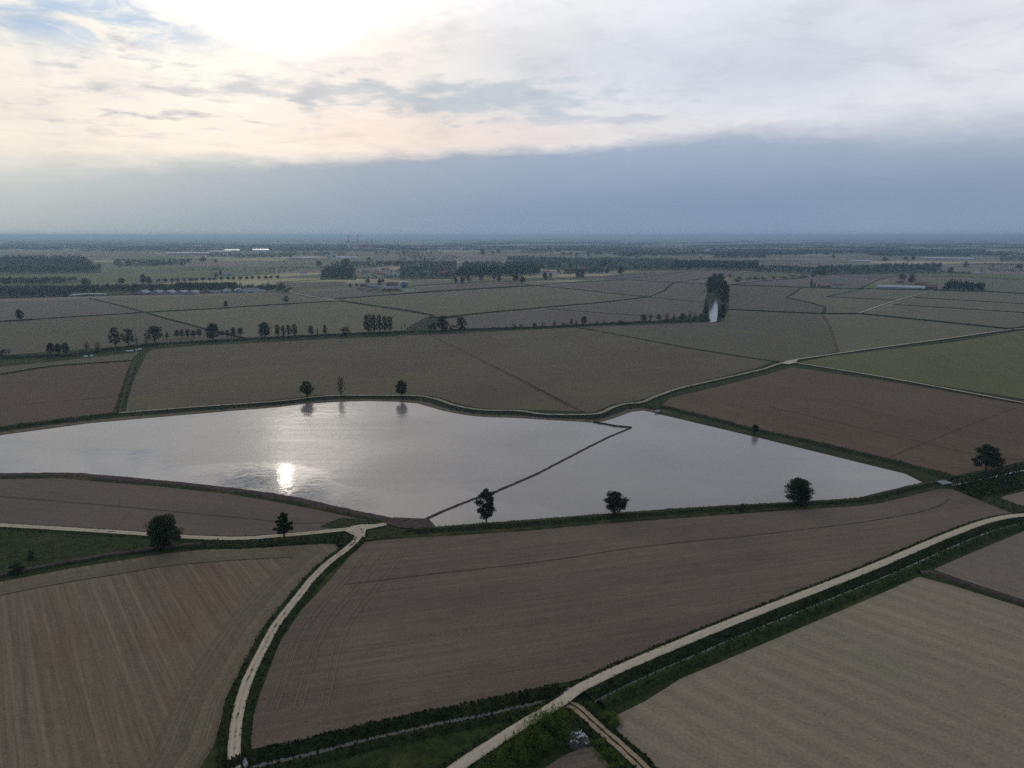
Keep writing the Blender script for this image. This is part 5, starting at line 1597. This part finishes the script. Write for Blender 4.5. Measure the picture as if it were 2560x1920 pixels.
# ------------------------------------------------------------------ small things close to the viewer
def slab(name, px, z0, z1, label, mat='concrete', cat='slab', parts=False):
    pts = [G(*p) for p in px]
    c = sum(pts, Vector()) / len(pts)
    n = len(pts)
    vs = [Vector((p.x - c.x, p.y - c.y, z0)) for p in pts] + [Vector((p.x - c.x, p.y - c.y, z1)) for p in pts]
    fs = [tuple(range(n, 2 * n))] + [(i, (i + 1) % n, n + (i + 1) % n, n + i) for i in range(n)]
    bm = bmesh.new()
    bv = [bm.verts.new(v) for v in vs]
    for f in fs: bm.faces.new([bv[i] for i in f])
    bmesh.ops.recalc_face_normals(bm, faces=bm.faces)
    bmesh.ops.bevel(bm, geom=[e for e in bm.edges if len(e.link_faces) == 2], offset=.06, segments=2, affect='EDGES')
    me = bpy.data.meshes.new(name); bm.to_mesh(me); bm.free()
    o = link(name, me, M[mat]); o.location = (c.x, c.y, 0)
    return tag(o, label, cat)


slab('culvert_slab', [(1408, 1741), (1420, 1728), (1432, 1731), (1416, 1747)], .2, 1.15, 'square concrete culvert slab beside the main gravel road')
slab('culvert_slab', [(606, 1914), (614, 1899), (621, 1918), (612, 1926)], .2, .95, 'small concrete culvert headwall at the curved road')
br = slab('bridge', [(2340, 1208), (2362, 1206), (2382, 1213), (2358, 1216)], .7, 1.15, 'small flat concrete bridge over the canal at the pond corner', cat='bridge')
for i, (a, b, y, lab) in enumerate(((210, 220, 894, 'first'), (226, 233, 892, 'second'), (316, 334, 880, 'longest'), (339, 343, 878, 'shortest'), (344, 354, 876, 'last'))):
    slab('channel_block', [(a, y), (a, y - 1.6), (b, y - 2.4), (b, y - .8)], 0, 1.1, lab + ' white concrete block on the canal bank', 'film', 'block')
slab('sluice', [(1638, 1030), (1650, 1029), (1650, 1033), (1638, 1034)], .1, 1.3, 'small pale sluice block at the top corner of the pond')


# thicket at the road fork
def thicket(px_poly, n, label, hmax, seed, name='bush'):
    rnd = random.Random(seed)
    pts = [G(*p) for p in px_poly]
    x0, x1 = min(p.x for p in pts), max(p.x for p in pts)
    y0, y1 = min(p.y for p in pts), max(p.y for p in pts)

    def inside(x, y):
        r = False
        for i in range(len(pts)):
            a, b = pts[i], pts[i - 1]
            if (a.y > y) != (b.y > y) and x < (b.x - a.x) * (y - a.y) / (b.y - a.y) + a.x: r = not r
        return r
    vs, fs, tv, tf = [], [], [], []
    k = 0
    while k < n:
        x, y = rnd.uniform(x0, x1), rnd.uniform(y0, y1)
        if not inside(x, y): continue
        k += 1
        h = hmax * rnd.choice([.35, .5, .7, .9, 1.05, 1.35])
        lean = Vector((rnd.uniform(-.5, .5), rnd.uniform(-.5, .5), 0))
        b = Vector((x, y, 0))
        top = b + lean * h * .35 + Vector((0, 0, h))
        tube(tv, tf, [b, b.lerp(top, .5) + Vector((0, 0, .1)), top], [.05, .035, .012], 3)
        for _ in range(64):
            u = rnd.random() ** .7
            c = b.lerp(top, u)
            sp = .75 * (1.05 - u)+ .14
            leaf_quad(vs, fs, c + Vector((rnd.gauss(0, sp), rnd.gauss(0, sp), rnd.gauss(0, .2))), .30, rnd, .9)
    for v in vs:
        if v.z < .05: v.z = rnd.uniform(.05, .5)
    o = link(name, mesh(name, tv, tf), M['bark'])
    tag(o, label, 'bush')
    c = link('foliage', mesh('foliage', vs, fs), M['leaf_thicket'], o)
    return o


M['leaf_thicket'] = leaf_mat('thicket_leaves', (0.075, 0.115, 0.022), (0.20, 0.25, 0.065), 0.45)
thicket([(1352, 1795), (1400, 1790), (1440, 1800), (1452, 1822), (1440, 1850), (1415, 1870), (1360, 1895), (1300, 1945), (1180, 1990), (1190, 1940), (1250, 1890), (1300, 1845)], 300, 'dense leafy thicket filling the corner between gravel road and dirt track', 4.0, 21)
thicket([(1560, 1800), (1530, 1788), (1510, 1786), (1505, 1800), (1530, 1822), (1545, 1815)], 36, 'low weedy scrub at the end of the canal beside the pale field', 1.2, 22)
thicket([(1480, 1860), (1500, 1850), (1560, 1915), (1600, 1960), (1560, 1980), (1500, 1900)], 70, 'dark low scrub along the lower edge of the dirt track', 1.1, 23)
hp = G(1443, 1855)
rnd = random.Random(4)
vs, fs = [], []
nx = 14
for i in range(nx + 1):
    for j in range(nx + 1):
        u, q = i / nx * 2 - 1, j / nx * 2 - 1
        r2 = u * u + q * q
        z = 2.0 * max(0, 1 - r2) ** .7
        vs.append(Vector((u * 2.7, q * 2.4, z + (rnd.uniform(-.25, .35) if r2 < .95 else -.05))))
for i in range(nx):
    for j in range(nx):
        a = i * (nx + 1) + j
        fs.append((a, a + nx + 1, a + nx + 2, a + 1))
heap = link('debris_heap', mesh('debris_heap', vs, fs), plain_mat('dark_rubbish', (0.12, 0.095, 0.075), .9, .1, .6, 2.0))
heap.location = hp
tag(heap, 'dumped heap of crumpled white plastic sheeting beside the thicket', 'heap')
vs, fs = [], []
for _ in range(30):
    a, q = rnd.uniform(0, 6.28), rnd.random() ** .6
    c = Vector((math.cos(a) * q * 2.4, math.sin(a) * q * 2.1, 2.0 * max(0, 1 - q * q) ** .7 + .2))
    d = Vector((rnd.gauss(0, 1), rnd.gauss(0, 1), rnd.gauss(0, .5))).normalized()
    e = d.cross(Vector((0, 0, 1))).normalized() * rnd.uniform(.12, .32)
    L = rnd.uniform(.5, 1.5)
    k = len(vs)
    m = 5
    for i in range(m + 1):
        p = c + d * L * (i / m - .5) + Vector((0, 0, rnd.uniform(-.15, .25)))
        vs += [p - e * rnd.uniform(.5, 1), p + e * rnd.uniform(.5, 1) + Vector((0, 0, rnd.uniform(-.2, .2)))]
    fs += [(k + 2 * i, k + 2 * i + 1, k + 2 * i + 3, k + 2 * i + 2) for i in range(m)]
link('plastic_sheeting', mesh('plastic_sheeting', vs, fs), plain_mat('white_plastic', (0.66, 0.61, 0.52), .5, .4, .25, 1.0), heap)

# grass standing on the banks: one uncountable mass
rnd = random.Random(8)
vs, fs = [], []
for p, h in TUFTS:
    if p.y > 620 or abs(p.x) > p.y * .86 + 30: continue
    for _ in range(2):
        a = rnd.uniform(0, 6.28)
        d = Vector((math.cos(a), math.sin(a), 0)) * h * rnd.uniform(.25, .5)
        b = p + Vector((rnd.uniform(-.3, .3), rnd.uniform(-.3, .3), -.08))
        k = len(vs)
        ln = Vector((rnd.uniform(-.4, .4), rnd.uniform(-.4, .4), 1)) * h
        vs += [b - d, b + d, b + ln + d * .35, b + ln * .8 - d * .5]
        fs.append((k, k + 1, k + 2, k + 3))
gr = link('grass', mesh('grass', vs, fs), grass_mat('standing_grass', (0.026, 0.040, 0.009), (0.062, 0.082, 0.020), (0.15, 0.13, 0.04), .58))
tag(gr, kind='stuff')

# ------------------------------------------------------------------ haze over the plain
HAZE_TOP = 140.0
hv, hf = [], []
box(hv, hf, -62000, 62000, -3000, 62000, -1.0, HAZE_TOP, True)
hz = mesh('haze', hv, hf)
hm = bpy.data.materials.new('haze')
hm.use_nodes = True
hm.node_tree.nodes.clear()
N_ = Nodes(hm.node_tree)
pv = N_.n('ShaderNodeVolumePrincipled')
pv.inputs['Color'].default_value = (0.54, 0.77, 1.0, 1)
pv.inputs['Density'].default_value = 9.2e-5
pv.inputs['Anisotropy'].default_value = 0.6
ho = N_.n('ShaderNodeOutputMaterial')
hm.node_tree.links.new(pv.outputs[0], ho.inputs['Volume'])
hm.cycles.homogeneous_volume = True
tag(link('haze', hz, hm), kind='stuff')
